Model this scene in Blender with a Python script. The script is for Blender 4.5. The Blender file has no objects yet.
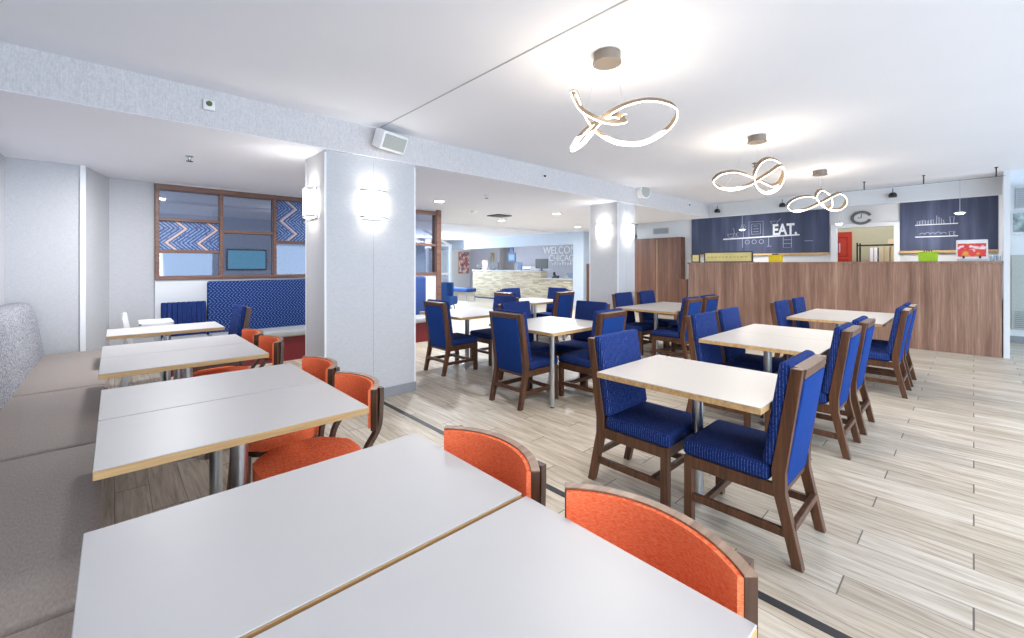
import bpy, bmesh, math, random
from mathutils import Vector, Matrix, Euler
random.seed(7)
PI = math.pi
SC = bpy.context.scene
COL = SC.collection

# ------------------------------------------------------------------ camera, world, exposure
EYE = 1.42
HEAD = math.atan2(0.732, 0.681)
FW = Vector((math.cos(HEAD), math.sin(HEAD), 0))
RT = Vector((math.sin(HEAD), -math.cos(HEAD), 0))
cd = bpy.data.cameras.new('camera')
cam = bpy.data.objects.new('camera', cd)
COL.objects.link(cam)
cam.location = (0, 0, EYE)
cam.rotation_euler = (PI / 2, 0, HEAD - PI / 2)
cd.sensor_width = 36.0
cd.lens = 427.3 / 1024 * 36
cd.shift_y = -53.9 / 1024
cd.clip_start = 0.02
SC.camera = cam

SC.view_settings.view_transform = 'Standard'
SC.view_settings.look = 'None'
SC.view_settings.gamma = 1.0
SC.view_settings.use_curve_mapping = False
SC.view_settings.exposure = 1.58

wd = bpy.data.worlds.new('daylight')
SC.world = wd
wd.use_nodes = True
bg = wd.node_tree.nodes['Background']
bg.inputs['Color'].default_value = (0.70, 0.84, 1.0, 1)
bg.inputs['Strength'].default_value = 0.62


def area_light(name, loc, rot, size, power, color):
    l = bpy.data.lights.new(name, 'AREA')
    l.shape = 'RECTANGLE'
    l.size, l.size_y = size
    l.energy = power
    l.color = color
    o = bpy.data.objects.new(name, l)
    o.location = loc
    o.rotation_euler = rot
    COL.objects.link(o)
    return o


def point_light(name, loc, power, color, radius=0.06):
    l = bpy.data.lights.new(name, 'POINT')
    l.energy = power
    l.color = color
    l.shadow_soft_size = radius
    o = bpy.data.objects.new(name, l)
    o.location = loc
    COL.objects.link(o)
    return o


# added upward daylight fill, windows assumed, none built (right of and behind the camera)
area_light('assumed_daylight_fill', (4.5, -5.2, 1.3), (PI / 2 + 0.6, 0, 0), (13, 2.4), 150, (0.52, 0.75, 1.0))
area_light('assumed_daylight_fill_rear', (-0.2, -5.0, 1.3), (PI / 2 + 0.6, 0, 0), (3, 2.2), 70, (0.92, 0.95, 1.0))
# unseen area light added as daylight beyond the lobby entrance glass
area_light('lobby_daylight_fill', (7.5, 15.5, 1.8), (-PI / 2, 0, 0), (8, 2.0), 160, (0.72, 0.86, 1.0))


# unseen fill lights added behind the camera to lift the dining floor
area_light('dining_fill', (0.6, -1.9, 2.4), (0, 0, 0), (0.8, 0.8), 14, (1.0, 0.97, 0.93))
area_light('dining_fill', (5.2, -1.9, 2.4), (0, 0, 0), (0.8, 0.8), 14, (1.0, 0.97, 0.93))


# ------------------------------------------------------------------ node helpers
class N:
    def __init__(s, name):
        s.m = bpy.data.materials.new(name)
        s.m.use_nodes = True
        s.t = s.m.node_tree
        s.b = s.t.nodes['Principled BSDF']

    def new(s, typ, **kw):
        n = s.t.nodes.new(typ)
        for k, v in kw.items():
            setattr(n, k, v)
        return n

    def link(s, a, b):
        s.t.links.new(a, b)

    def put(s, sock, v):
        if isinstance(v, bpy.types.NodeSocket):
            s.link(v, sock)
        elif isinstance(v, (tuple, list)) and sock.type == 'RGBA' and len(v) == 3:
            sock.default_value = (*v, 1)
        else:
            sock.default_value = v

    def math(s, op, a, b=0.0, c=None):
        n = s.new('ShaderNodeMath', operation=op)
        s.put(n.inputs[0], a)
        s.put(n.inputs[1], b)
        if c is not None:
            s.put(n.inputs[2], c)
        return n.outputs[0]

    def mix(s, f, a, b):
        n = s.new('ShaderNodeMix', data_type='RGBA')
        s.put(n.inputs[0], f)
        s.put(n.inputs[6], a)
        s.put(n.inputs[7], b)
        return n.outputs[2]

    def xyz(s, kind='Object'):
        tc = s.new('ShaderNodeTexCoord')
        sp = s.new('ShaderNodeSeparateXYZ')
        s.link(tc.outputs[kind], sp.inputs[0])
        return tc.outputs[kind], sp.outputs[0], sp.outputs[1], sp.outputs[2]

    def comb(s, x, y, z):
        n = s.new('ShaderNodeCombineXYZ')
        s.put(n.inputs[0], x)
        s.put(n.inputs[1], y)
        s.put(n.inputs[2], z)
        return n.outputs[0]

    def noise(s, vec, scale=(1, 1, 1), detail=3, rough=0.55, dist=0.0):
        mp = s.new('ShaderNodeMapping')
        s.link(vec, mp.inputs[0])
        mp.inputs['Scale'].default_value = scale
        n = s.new('ShaderNodeTexNoise')
        n.inputs['Scale'].default_value = 1.0
        n.inputs['Detail'].default_value = detail
        n.inputs['Roughness'].default_value = rough
        n.inputs['Distortion'].default_value = dist
        s.link(mp.outputs[0], n.inputs['Vector'])
        return n.outputs[0]

    def ramp(s, f, stops):
        n = s.new('ShaderNodeValToRGB')
        el = n.color_ramp.elements
        while len(el) < len(stops):
            el.new(0.5)
        for e, (p, c) in zip(el, stops):
            e.position = p
            e.color = (*c, 1) if len(c) == 3 else c
        s.put(n.inputs[0], f)
        return n.outputs[0]

    def bump(s, h, strength=0.3, dist=0.01):
        n = s.new('ShaderNodeBump')
        n.inputs['Strength'].default_value = strength
        n.inputs['Distance'].default_value = dist
        s.link(h, n.inputs['Height'])
        s.link(n.outputs[0], s.b.inputs['Normal'])

    def done(s, color=None, rough=0.5, metal=0.0, spec=None):
        if color is not None:
            s.put(s.b.inputs['Base Color'], color)
        s.put(s.b.inputs['Roughness'], rough)
        s.b.inputs['Metallic'].default_value = metal
        if spec is not None:
            s.b.inputs['Specular IOR Level'].default_value = spec
        return s.m


def srgb(r, g, b):
    f = lambda c: (c / 255 / 12.92) if c / 255 <= 0.04045 else ((c / 255 + 0.055) / 1.055) ** 2.4
    return (f(r), f(g), f(b))


def mat_plain(name, color, rough=0.5, metal=0.0, spec=None, var=0.06, scale=8):
    n = N(name)
    v, x, y, z = n.xyz()
    k = n.noise(v, (scale,) * 3)
    dark = tuple(c * (1 - var) for c in color)
    lite = tuple(min(1, c * (1 + var)) for c in color)
    return n.done(n.ramp(k, [(0.3, dark), (0.7, lite)]), rough, metal, spec)


def mat_emit(name, color, strength):
    n = N(name)
    n.put(n.b.inputs['Base Color'], color)
    n.put(n.b.inputs['Emission Color'], color)
    n.b.inputs['Emission Strength'].default_value = strength
    return n.m


def mat_wood(name, c1, c2, axis='Z', scale=1.0, rough=0.45, contrast=(0.3, 0.72)):
    n = N(name)
    v, x, y, z = n.xyz()
    s = {'X': (2, 40, 40), 'Y': (40, 2, 40), 'Z': (40, 40, 2)}[axis]
    k = n.noise(v, tuple(q * scale for q in s), 4, 0.6, 0.6)
    n.bump(k, 0.08, 0.002)
    return n.done(n.ramp(k, [(contrast[0], c1), (contrast[1], c2)]), rough)


def mat_fabric(name, c1, c2, scale=260, stripes=None, rough=0.9, streak=(1, 1, 1)):
    n = N(name)
    v, x, y, z = n.xyz()
    k = n.noise(v, tuple(scale * q for q in streak), 2, 0.6)
    col = n.ramp(k, [(0.32, c1), (0.68, c2)])
    if stripes:
        period, colr, amt = stripes
        ns = n.new('ShaderNodeTexCoord')
        sp = n.new('ShaderNodeSeparateXYZ')
        n.link(ns.outputs['Normal'], sp.inputs[0])
        side = n.math('GREATER_THAN', n.math('ABSOLUTE', sp.outputs[0]), 0.6)
        across = n.math('ADD', n.math('MULTIPLY', x, n.math('SUBTRACT', 1.0, side)), n.math('MULTIPLY', y, side))
        st = n.math('FRACT', n.math('DIVIDE', across, period))
        m = n.math('LESS_THAN', st, 0.22)
        br = n.math('GREATER_THAN', n.noise(v, (500, 500, 160), 1), 0.5)
        f = n.math('MULTIPLY', n.math('MULTIPLY', m, br), amt)
        col = n.mix(f, col, colr)
    n.bump(k, 0.35, 0.002)
    n.b.inputs['Sheen Weight'].default_value = 0.0
    return n.done(col, rough, 0, 0.06)


def mat_wallpaper(name, base, amt=0.10, sx=(14, 14, 260), sz=(230, 230, 9)):
    n = N(name)
    v, x, y, z = n.xyz()
    a = n.noise(v, sx, 3, 0.6)
    b = n.noise(v, sz, 3, 0.6)
    k = n.math('ADD', n.math('MULTIPLY', a, 0.5), n.math('MULTIPLY', b, 0.5))
    col = n.ramp(k, [(0.36, tuple(c * (1 - amt) for c in base)), (0.64, tuple(min(1, c * (1 + amt)) for c in base))])
    n.bump(k, 0.25, 0.003)
    return n.done(col, 0.75, 0, 0.25)


# ------------------------------------------------------------------ materials
M = {}
M['ceiling'] = mat_plain('ceiling_paint', (0.87, 0.875, 0.92), 0.9, var=0.01, scale=1.5, spec=0.2)
M['white_wall'] = mat_plain('white_wall_paint', (0.70, 0.715, 0.74), 0.75, var=0.015, scale=3)
M['blue_wall'] = mat_plain('pale_blue_wall_paint', (0.48, 0.54, 0.63), 0.75, var=0.02, scale=3)
M['grey_wall'] = mat_plain('lavender_grey_paint', (0.48, 0.50, 0.58), 0.75, var=0.02, scale=3)
M['paper'] = mat_wallpaper('woven_wallpaper', (0.54, 0.543, 0.565), 0.10, (26, 26, 260), (260, 260, 26))
M['paper_beam'] = mat_wallpaper('ribbed_wallpaper', (0.62, 0.60, 0.61), 0.14, (90, 90, 60), (260, 260, 18))
M['trim'] = mat_plain('white_trim', (0.82, 0.83, 0.85), 0.5, var=0.01)
M['grey_base'] = mat_plain('grey_baseboard', (0.27, 0.28, 0.30), 0.6)
M['dark_strip'] = mat_plain('dark_floor_strip', (0.03, 0.03, 0.032), 0.5)
M['laminate'] = mat_plain('white_laminate', (0.535, 0.52, 0.52), 0.42, var=0.012, scale=5)
M['laminate_warm'] = mat_plain('cream_laminate', (0.47, 0.445, 0.425), 0.38, var=0.015, scale=5)
M['ply'] = mat_wood('plywood_edge', srgb(176, 137, 88), srgb(214, 180, 128), 'X', 1.0, 0.5)
M['steel'] = mat_plain('brushed_steel', (0.58, 0.60, 0.62), 0.32, 1.0, var=0.05, scale=30)
M['dark_metal'] = mat_plain('dark_metal', (0.05, 0.05, 0.055), 0.4, 0.6)
M['black'] = mat_plain('black_plastic', (0.015, 0.015, 0.018), 0.45)
M['walnut'] = mat_wood('walnut_frame', srgb(60, 36, 23), srgb(106, 68, 43), 'Z', 1.0, 0.38)
M['walnut_dark'] = mat_wood('dark_bentwood', srgb(52, 34, 24), srgb(92, 62, 44), 'Z', 1.2, 0.35)
M['walnut_lit_top'] = mat_wood('bentwood_lit_top', srgb(120, 92, 74), srgb(168, 138, 114), 'X', 1.0, 0.4)  # dark bentwood again, lightened where light falls on the top edge
M['navy'] = mat_fabric('navy_striped_fabric', srgb(14, 29, 76), srgb(30, 54, 116), 300, (0.014, srgb(118, 132, 184), 0.55))
M['navy_lit_back'] = mat_fabric('navy_daylit_back', srgb(22, 48, 106), srgb(36, 70, 142), 300, (0.02, srgb(60, 96, 170), 0.3))  # same navy fabric, window daylight put into a brighter blue
M['orange'] = mat_fabric('orange_woven_fabric', srgb(242, 94, 54), srgb(255, 146, 102), 240, None, 0.85, (0.4, 0.4, 2.6))
M['tweed'] = mat_fabric('grey_tweed', srgb(92, 94, 102), srgb(196, 197, 203), 75)
M['leather'] = mat_fabric('taupe_vinyl', srgb(146, 136, 130), srgb(162, 152, 146), 160, None, 0.45, (1, 0.3, 1))
M['leather'].node_tree.nodes['Principled BSDF'].inputs['Sheen Weight'].default_value = 0
M['bench_dark'] = mat_plain('dark_bench_base', (0.05, 0.045, 0.042), 0.6)
M['red_vinyl'] = mat_plain('dark_red_vinyl', srgb(118, 26, 34), 0.5)
M['grey_seat'] = mat_plain('light_grey_vinyl', srgb(168, 170, 172), 0.5)
M['window_wood'] = mat_wood('window_frame_wood', srgb(92, 62, 50), srgb(134, 96, 80), 'X', 0.8, 0.45)
M['champagne'] = mat_plain('champagne_metal', srgb(122, 105, 84), 0.5, 0.0)
M['canopy'] = mat_plain('bronze_canopy', srgb(128, 120, 112), 0.5, 0.3)
M['led'] = mat_emit('warm_led', (1.0, 0.90, 0.74), 2.6)
M['sconce'] = mat_emit('sconce_glow', (1.0, 0.95, 0.87), 3.6)
M['downlight'] = mat_emit('downlight_glow', (1.0, 0.96, 0.90), 12.0)
M['bulb'] = mat_emit('bulb_glow', (1.0, 0.97, 0.9), 9.0)
M['chalk'] = mat_plain('white_chalk', (0.72, 0.74, 0.78), 0.9)
M['chalk_dim'] = mat_plain('faint_chalk', (0.30, 0.33, 0.44), 0.9)
M['sign_white'] = mat_plain('white_sign_letter', (0.92, 0.93, 0.95), 0.5)
M['white_plastic'] = mat_plain('white_plastic', (0.82, 0.82, 0.83), 0.35, var=0.01)
M['speaker_cloth'] = mat_plain('grey_grille', srgb(176, 178, 172), 0.8, var=0.15, scale=120)
M['yellow'] = mat_plain('yellow_card', srgb(232, 200, 30), 0.5)
M['lime'] = mat_plain('lime_plastic', srgb(158, 196, 30), 0.45)
M['cream_card'] = mat_plain('cream_card', srgb(222, 206, 140), 0.6)
M['beige_wall'] = mat_plain('beige_wall', srgb(196, 184, 150), 0.8, var=0.02)
M['red_door'] = mat_plain('red_door_paint', srgb(226, 66, 40), 0.45)
M['carton'] = mat_plain('cardboard', srgb(206, 178, 138), 0.8)
M['grey_vent'] = mat_plain('grey_vent', (0.42, 0.43, 0.44), 0.5)
M['lobby_blue'] = mat_plain('blue_upholstery', srgb(28, 74, 140), 0.7)
M['pond_blue'] = mat_plain('sign_blue', srgb(26, 70, 122), 0.4)
M['teal'] = mat_plain('teal_screen_blue', srgb(110, 190, 205), 0.3)
M['clock_steel'] = mat_plain('dark_steel_ring', (0.16, 0.165, 0.17), 0.4, 0.5)
M['silver'] = mat_plain('silver_frame', (0.55, 0.57, 0.6), 0.3, 0.9)


def floor_material():
    n = N('wood_look_floor_tile')
    v, x, y, z = n.xyz()
    W_, L_ = 0.163, 1.21
    fx = n.math('DIVIDE', x, W_)
    row = n.math('FLOOR', fx)
    px = n.math('FRACT', fx)
    sh = n.math('MULTIPLY', row, 0.3337)
    fy = n.math('ADD', n.math('DIVIDE', y, L_), sh)
    colm = n.math('FLOOR', fy)
    py = n.math('FRACT', fy)
    ex = n.math('MULTIPLY', n.math('MINIMUM', px, n.math('SUBTRACT', 1.0, px)), W_)
    ey = n.math('MULTIPLY', n.math('MINIMUM', py, n.math('SUBTRACT', 1.0, py)), L_)
    gap = n.math('MULTIPLY', n.math('LESS_THAN', ex, 0.0019), 0.75)
    gap = n.math('MAXIMUM', gap, n.math('LESS_THAN', ey, 0.0032))
    wn = n.new('ShaderNodeTexWhiteNoise', noise_dimensions='2D')
    n.link(n.comb(row, colm, 0.0), wn.inputs['Vector'])
    rnd = wn.outputs['Value']
    off = n.math('MULTIPLY', rnd, 37.0)
    gv = n.comb(n.math('ADD', x, off), n.math('ADD', y, off), 0.0)
    g1 = n.noise(gv, (26, 2.2, 1), 5, 0.62, 0.8)
    g2 = n.noise(gv, (90, 3.0, 1), 3, 0.6, 0.3)
    g = n.math('ADD', n.math('MULTIPLY', g1, 0.72), n.math('MULTIPLY', g2, 0.28))
    c = n.ramp(g, [(0.28, srgb(126, 111, 93)), (0.43, srgb(182, 169, 151)), (0.57, srgb(207, 197, 182)), (0.74, srgb(222, 215, 205))])
    tone = n.ramp(rnd, [(0.0, (0.78, 0.75, 0.71)), (0.5, (0.94, 0.92, 0.90)), (1.0, (1.0, 1.0, 1.0))])
    mx = n.new('ShaderNodeMix', data_type='RGBA', blend_type='MULTIPLY')
    mx.inputs[0].default_value = 1.0
    n.link(c, mx.inputs[6])
    n.link(tone, mx.inputs[7])
    col = n.mix(n.math('MULTIPLY', gap, 0.85), mx.outputs[2], srgb(74, 68, 62))
    n.bump(n.math('SUBTRACT', n.math('MULTIPLY', g, 0.25), gap), 0.25, 0.003)
    return n.done(col, n.math('ADD', 0.34, n.math('MULTIPLY', g, 0.22)), 0, 0.5)


M['floor'] = floor_material()


def vertical_laminate(name, stops, sy=9.0):
    n = N(name)
    v, x, y, z = n.xyz()
    a = n.noise(v, (sy, sy, 0.35), 3, 0.6, 0.0)
    b = n.noise(v, (70, 70, 2.5), 3, 0.6, 0.5)
    k = n.math('ADD', n.math('MULTIPLY', a, 0.62), n.math('MULTIPLY', b, 0.38))
    return n.done(n.ramp(k, stops), 0.42)


M['counter_wood'] = vertical_laminate('walnut_counter_laminate', [(0.30, srgb(92, 64, 50)), (0.46, srgb(128, 96, 80)), (0.58, srgb(152, 118, 100)), (0.72, srgb(182, 150, 130))])
M['cabinet_wood'] = vertical_laminate('walnut_cabinet_laminate', [(0.30, srgb(66, 40, 28)), (0.5, srgb(100, 64, 46)), (0.72, srgb(134, 92, 70))])


def chalkboard_material():
    n = N('chalkboard_slate')
    v, x, y, z = n.xyz()
    a = n.noise(v, (2.2, 2.2, 0.25), 3, 0.6)
    b = n.noise(v, (8, 8, 0.5), 3, 0.6)
    k = n.math('ADD', n.math('MULTIPLY', a, 0.6), n.math('MULTIPLY', b, 0.4))
    return n.done(n.ramp(k, [(0.3, srgb(50, 54, 76)), (0.5, srgb(66, 74, 100)), (0.7, srgb(96, 106, 134))]), 0.8)


M['slate'] = chalkboard_material()


def zigzag_material(name, base, line, period, zamp, zper, duty=0.35, broken=True):
    n = N(name)
    v, x, y, z = n.xyz()
    tri = n.math('PINGPONG', z, zper)
    s = n.math('FRACT', n.math('DIVIDE', n.math('ADD', x, n.math('MULTIPLY', tri, zamp)), period))
    m = n.math('LESS_THAN', s, duty)
    if broken:
        d = n.math('LESS_THAN', n.math('FRACT', n.math('DIVIDE', z, period * 0.55)), 0.62)
        m = n.math('MULTIPLY', m, d)
    k = n.noise(v, (200, 200, 200), 2)
    b = n.mix(k, tuple(c * 0.75 for c in base), tuple(c * 1.2 for c in base))
    return n.done(n.mix(n.math('MULTIPLY', m, 0.8), b, line), 0.85, 0, 0.2)


M['zigzag'] = zigzag_material('blue_zigzag_fabric', srgb(22, 48, 106), srgb(112, 138, 192), 0.046, 1.0, 0.075, 0.32)


def chevron_material():
    n = N('chevron_art_glass')
    v, x, y, z = n.xyz()
    tri = n.math('PINGPONG', n.math('ADD', z, 0.07), 0.20)
    q = n.math('ADD', x, n.math('MULTIPLY', tri, 1.1))
    fine = n.math('LESS_THAN', n.math('FRACT', n.math('DIVIDE', q, 0.052)), 0.45)
    bold = n.math('LESS_THAN', n.math('FRACT', n.math('DIVIDE', q, 0.36)), 0.11)
    hatch = n.math('GREATER_THAN', n.noise(v, (60, 60, 60), 1), 0.42)
    c = n.mix(n.math('MULTIPLY', fine, hatch), srgb(22, 52, 116), srgb(122, 152, 200))
    c = n.mix(bold, c, srgb(206, 176, 164))
    return n.done(c, 0.3)


M['chevron'] = chevron_material()


def stone_material():
    n = N('stacked_stone')
    v, x, y, z = n.xyz()
    fz = n.math('DIVIDE', z, 0.042)
    row = n.math('FLOOR', fz)
    wn = n.new('ShaderNodeTexWhiteNoise', noise_dimensions='1D')
    n.link(row, wn.inputs['W'])
    fy = n.math('ADD', n.math('DIVIDE', y, 0.30), n.math('MULTIPLY', wn.outputs['Value'], 5.0))
    wn2 = n.new('ShaderNodeTexWhiteNoise', noise_dimensions='2D')
    n.link(n.comb(row, n.math('FLOOR', fy), 0.0), wn2.inputs['Vector'])
    k = n.math('ADD', n.math('MULTIPLY', wn2.outputs['Value'], 0.7), n.math('MULTIPLY', n.noise(v, (6, 6, 40)), 0.3))
    g = n.math('LESS_THAN', n.math('FRACT', fz), 0.12)
    c = n.ramp(k, [(0.1, srgb(156, 144, 120)), (0.5, srgb(182, 170, 148)), (0.9, srgb(202, 192, 172))])
    return n.done(n.mix(n.math('MULTIPLY', g, 0.5), c, srgb(96, 90, 78)), 0.8)


M['stone'] = stone_material()


def glass_material(name, tint, opaque=0.25):
    n = N(name)
    t = n.new('ShaderNodeBsdfTransparent')
    t.inputs[0].default_value = (*tint, 1)
    g = n.new('ShaderNodeBsdfGlossy')
    g.inputs['Roughness'].default_value = 0.03
    g.inputs[0].default_value = (0.9, 0.93, 1.0, 1)
    lw = n.new('ShaderNodeLayerWeight')
    lw.inputs[0].default_value = 0.3
    f = n.math('ADD', opaque, n.math('MULTIPLY', lw.outputs['Fresnel'], 0.35))
    mx = n.new('ShaderNodeMixShader')
    n.link(f, mx.inputs[0])
    n.link(t.outputs[0], mx.inputs[1])
    n.link(g.outputs[0], mx.inputs[2])
    n.link(mx.outputs[0], n.t.nodes['Material Output'].inputs[0])
    return n.m


M['glass'] = glass_material('grey_window_glass', (0.66, 0.68, 0.76), 0.05)
M['clear'] = glass_material('clear_glass', (0.88, 0.94, 0.98), 0.08)


def poster_material(name, stops, scale, seed=0.0):
    n = N(name)
    v, x, y, z = n.xyz()
    mp = n.comb(n.math('ADD', x, seed), n.math('ADD', y, seed), z)
    k = n.noise(mp, (scale,) * 3, 2, 0.5)
    cr = n.ramp(k, stops)
    return n.done(cr, 0.4)


M['juice_panel'] = poster_material('red_juice_panel', [(0.34, srgb(226, 170, 60)), (0.45, srgb(232, 70, 58)), (0.56, srgb(214, 50, 60)), (0.64, srgb(245, 225, 225))], 9)
M['painting'] = poster_material('abstract_painting', [(0.35, srgb(235, 235, 240)), (0.5, srgb(220, 130, 90)), (0.6, srgb(70, 90, 140)), (0.7, srgb(240, 238, 236))], 5)
M['grey_photo'] = poster_material('framed_print', [(0.35, srgb(110, 120, 122)), (0.6, srgb(164, 176, 176)), (0.75, srgb(190, 200, 200))], 9)


# ------------------------------------------------------------------ mesh helpers
class MB:
    """collects shapes in one bmesh and links them as one mesh object"""

    def __init__(s):
        s.bm = bmesh.new()
        s.mats = []
        s.mi = 0

    def use(s, m):
        if m not in s.mats:
            s.mats.append(m)
        s.mi = s.mats.index(m)
        return s

    def _mark(s, faces):
        for f in faces:
            f.material_index = s.mi

    def box(s, lo, hi, bevel=0.0, seg=1, xf=None):
        r = bmesh.ops.create_cube(s.bm, size=1.0)
        vs = r['verts']
        c = [(lo[i] + hi[i]) / 2 for i in range(3)]
        d = [abs(hi[i] - lo[i]) for i in range(3)]
        for v in vs:
            v.co = Vector((c[0] + v.co.x * d[0], c[1] + v.co.y * d[1], c[2] + v.co.z * d[2]))
        fs = set(f for v in vs for f in v.link_faces)
        if bevel > 0:
            es = set(e for v in vs for e in v.link_edges)
            s._mark(fs)
            rr = bmesh.ops.bevel(s.bm, geom=list(es), offset=min(bevel, min(d) * 0.49), segments=seg, affect='EDGES', profile=0.5, clamp_overlap=True)
            fs = set(rr['faces']) | set(f for f in fs if f.is_valid)
            vs = list(set(v for f in fs for v in f.verts))
        s._mark(fs)
        if xf is not None:
            for v in vs:
                v.co = xf @ v.co
        return vs

    def cyl(s, a, b, r0, r1=None, seg=16, caps=True):
        a, b = Vector(a), Vector(b)
        r1 = r0 if r1 is None else r1
        ax = (b - a).normalized()
        up = Vector((0, 0, 1)) if abs(ax.z) < 0.95 else Vector((1, 0, 0))
        x = ax.cross(up).normalized()
        y = ax.cross(x).normalized()
        ra, rb = [], []
        for i in range(seg):
            t = 2 * PI * i / seg
            d = x * math.cos(t) + y * math.sin(t)
            ra.append(s.bm.verts.new(a + d * r0))
            rb.append(s.bm.verts.new(b + d * r1))
        fs = []
        for i in range(seg):
            j = (i + 1) % seg
            fs.append(s.bm.faces.new((ra[i], ra[j], rb[j], rb[i])))
        if caps:
            fs.append(s.bm.faces.new(ra[::-1]))
            fs.append(s.bm.faces.new(rb))
        s._mark(fs)

    def prism(s, pts, ax, t0, t1, bevel=0.0, seg=2):
        """closed outline of 2-D points pushed along axis ax from t0 to t1"""
        def P(p, t):
            if ax == 0:
                return Vector((t, p[0], p[1]))
            if ax == 1:
                return Vector((p[0], t, p[1]))
            return Vector((p[0], p[1], t))
        a = [s.bm.verts.new(P(p, t0)) for p in pts]
        b = [s.bm.verts.new(P(p, t1)) for p in pts]
        n = len(pts)
        fs = [s.bm.faces.new((a[i], a[(i + 1) % n], b[(i + 1) % n], b[i])) for i in range(n)]
        caps = [s.bm.faces.new(a[::-1]), s.bm.faces.new(b)]
        s._mark(fs + caps)
        if bevel > 0:
            es = set(e for f in caps for e in f.edges)
            rr = bmesh.ops.bevel(s.bm, geom=list(es), offset=bevel, segments=seg, affect='EDGES', profile=0.5, clamp_overlap=True)
            s._mark(rr['faces'])

    def lathe(s, prof, c=(0, 0, 0), seg=24, close=False):
        rings = []
        for r, z in prof:
            if r < 1e-5:
                rings.append([s.bm.verts.new((c[0], c[1], c[2] + z))])
            else:
                rings.append([s.bm.verts.new((c[0] + r * math.cos(2 * PI * i / seg), c[1] + r * math.sin(2 * PI * i / seg), c[2] + z)) for i in range(seg)])
        fs = []
        for A, B in zip(rings, rings[1:]):
            for i in range(seg):
                j = (i + 1) % seg
                q = [A[i % len(A)], A[j % len(A)], B[j % len(B)], B[i % len(B)]]
                q2 = []
                for w in q:
                    if w not in q2:
                        q2.append(w)
                if len(q2) > 2:
                    fs.append(s.bm.faces.new(q2))
        s._mark(fs)

    def sweep(s, pts, sect, width_dir=None, closed=False, edge_mat=None):
        """rectangular section (thickness, width) swept along points; the width runs along width_dir"""
        n = len(pts)
        rings = []
        th, wd_ = sect
        for i, p in enumerate(pts):
            p = Vector(p)
            if closed:
                t = Vector(pts[(i + 1) % n]) - Vector(pts[i - 1])
            else:
                t = Vector(pts[min(i + 1, n - 1)]) - Vector(pts[max(i - 1, 0)])
            t.normalize()
            w = Vector(width_dir)
            w = (w - t * w.dot(t)).normalized()
            m = t.cross(w).normalized()
            rings.append([s.bm.verts.new(p + m * a * th / 2 + w * b * wd_ / 2) for a, b in ((-1, -1), (1, -1), (1, 1), (-1, 1))])
        main = s.mi
        em = main
        if edge_mat is not None:
            s.use(edge_mat)
            em = s.mi
            s.mi = main
        m_ = n if closed else n - 1
        for i in range(m_):
            A, B = rings[i], rings[(i + 1) % n]
            for k in range(4):
                f = s.bm.faces.new((A[k], A[(k + 1) % 4], B[(k + 1) % 4], B[k]))
                f.material_index = em if k in (0, 2) else main
        if not closed:
            for f in (s.bm.faces.new(rings[0][::-1]), s.bm.faces.new(rings[-1])):
                f.material_index = main

    def tube(s, pts, r, seg=8):
        for a, b in zip(pts, pts[1:]):
            s.cyl(a, b, r, r, seg)

    def build(s, name, m=None, parent=None, smooth=0.0, **props):
        bmesh.ops.recalc_face_normals(s.bm, faces=s.bm.faces[:])
        me = bpy.data.meshes.new(name)
        s.bm.to_mesh(me)
        s.bm.free()
        if s.mats:
            for q in s.mats:
                me.materials.append(q)
        elif m is not None:
            me.materials.append(m)
        o = bpy.data.objects.new(name, me)
        COL.objects.link(o)
        if parent is not None:
            o.parent = parent
        if smooth:
            for p in me.polygons:
                p.use_smooth = True
            me.set_sharp_from_angle(angle=math.radians(smooth))
        for k, v in props.items():
            o[k] = v
        return o


def empty(name, loc=(0, 0, 0), rz=0.0):
    o = bpy.data.objects.new(name, None)
    COL.objects.link(o)
    o.location = loc
    o.rotation_euler = (0, 0, rz)
    return o


def tag(o, label=None, cat=None, group=None, kind=None):
    if label:
        o['label'] = label
    if cat:
        o['category'] = cat
    if group:
        o['group'] = group
    if kind:
        o['kind'] = kind
    return o


def thing(name, label, cat, loc=(0, 0, 0), rz=0.0, group=None):
    return tag(empty(name, loc, rz), label, cat, group)


def copy_tree(o, parent=None):
    c = o.copy()
    COL.objects.link(c)
    if parent is not None:
        c.parent = parent
    for ch in list(o.children):
        copy_tree(ch, c)
    return c


def catmull(pts, closed=False, sub=8):
    n = len(pts)
    P = [Vector(p) for p in pts]
    out = []
    for i in range(n if closed else n - 1):
        if closed:
            a, b, c, d = P[i - 1], P[i], P[(i + 1) % n], P[(i + 2) % n]
        else:
            a, b, c, d = P[max(i - 1, 0)], P[i], P[i + 1], P[min(i + 2, n - 1)]
        for k in range(sub):
            t = k / sub
            out.append(0.5 * ((2 * b) + (c - a) * t + (2 * a - 5 * b + 4 * c - d) * t * t + (3 * b - 3 * c + d - a) * t ** 3))
    if not closed:
        out.append(P[-1])
    return out


def text_mesh(s, size, depth=0.004, bold=0.0):
    cu = bpy.data.curves.new('lettering', 'FONT')
    cu.body = s
    cu.size = size
    cu.extrude = depth / 2
    cu.align_x = 'LEFT'
    cu.offset = bold
    o = bpy.data.objects.new('lettering', cu)
    COL.objects.link(o)
    dg = bpy.context.evaluated_depsgraph_get()
    me = bpy.data.meshes.new_from_object(o.evaluated_get(dg))
    bpy.data.objects.remove(o)
    bpy.data.curves.remove(cu)
    return me


def structure(name, boxes, m, smooth=0, bevel=0.0):
    mb = MB()
    for lo, hi in boxes:
        mb.box(lo, hi, bevel)
    return mb.build(name, m, kind='structure')


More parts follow.
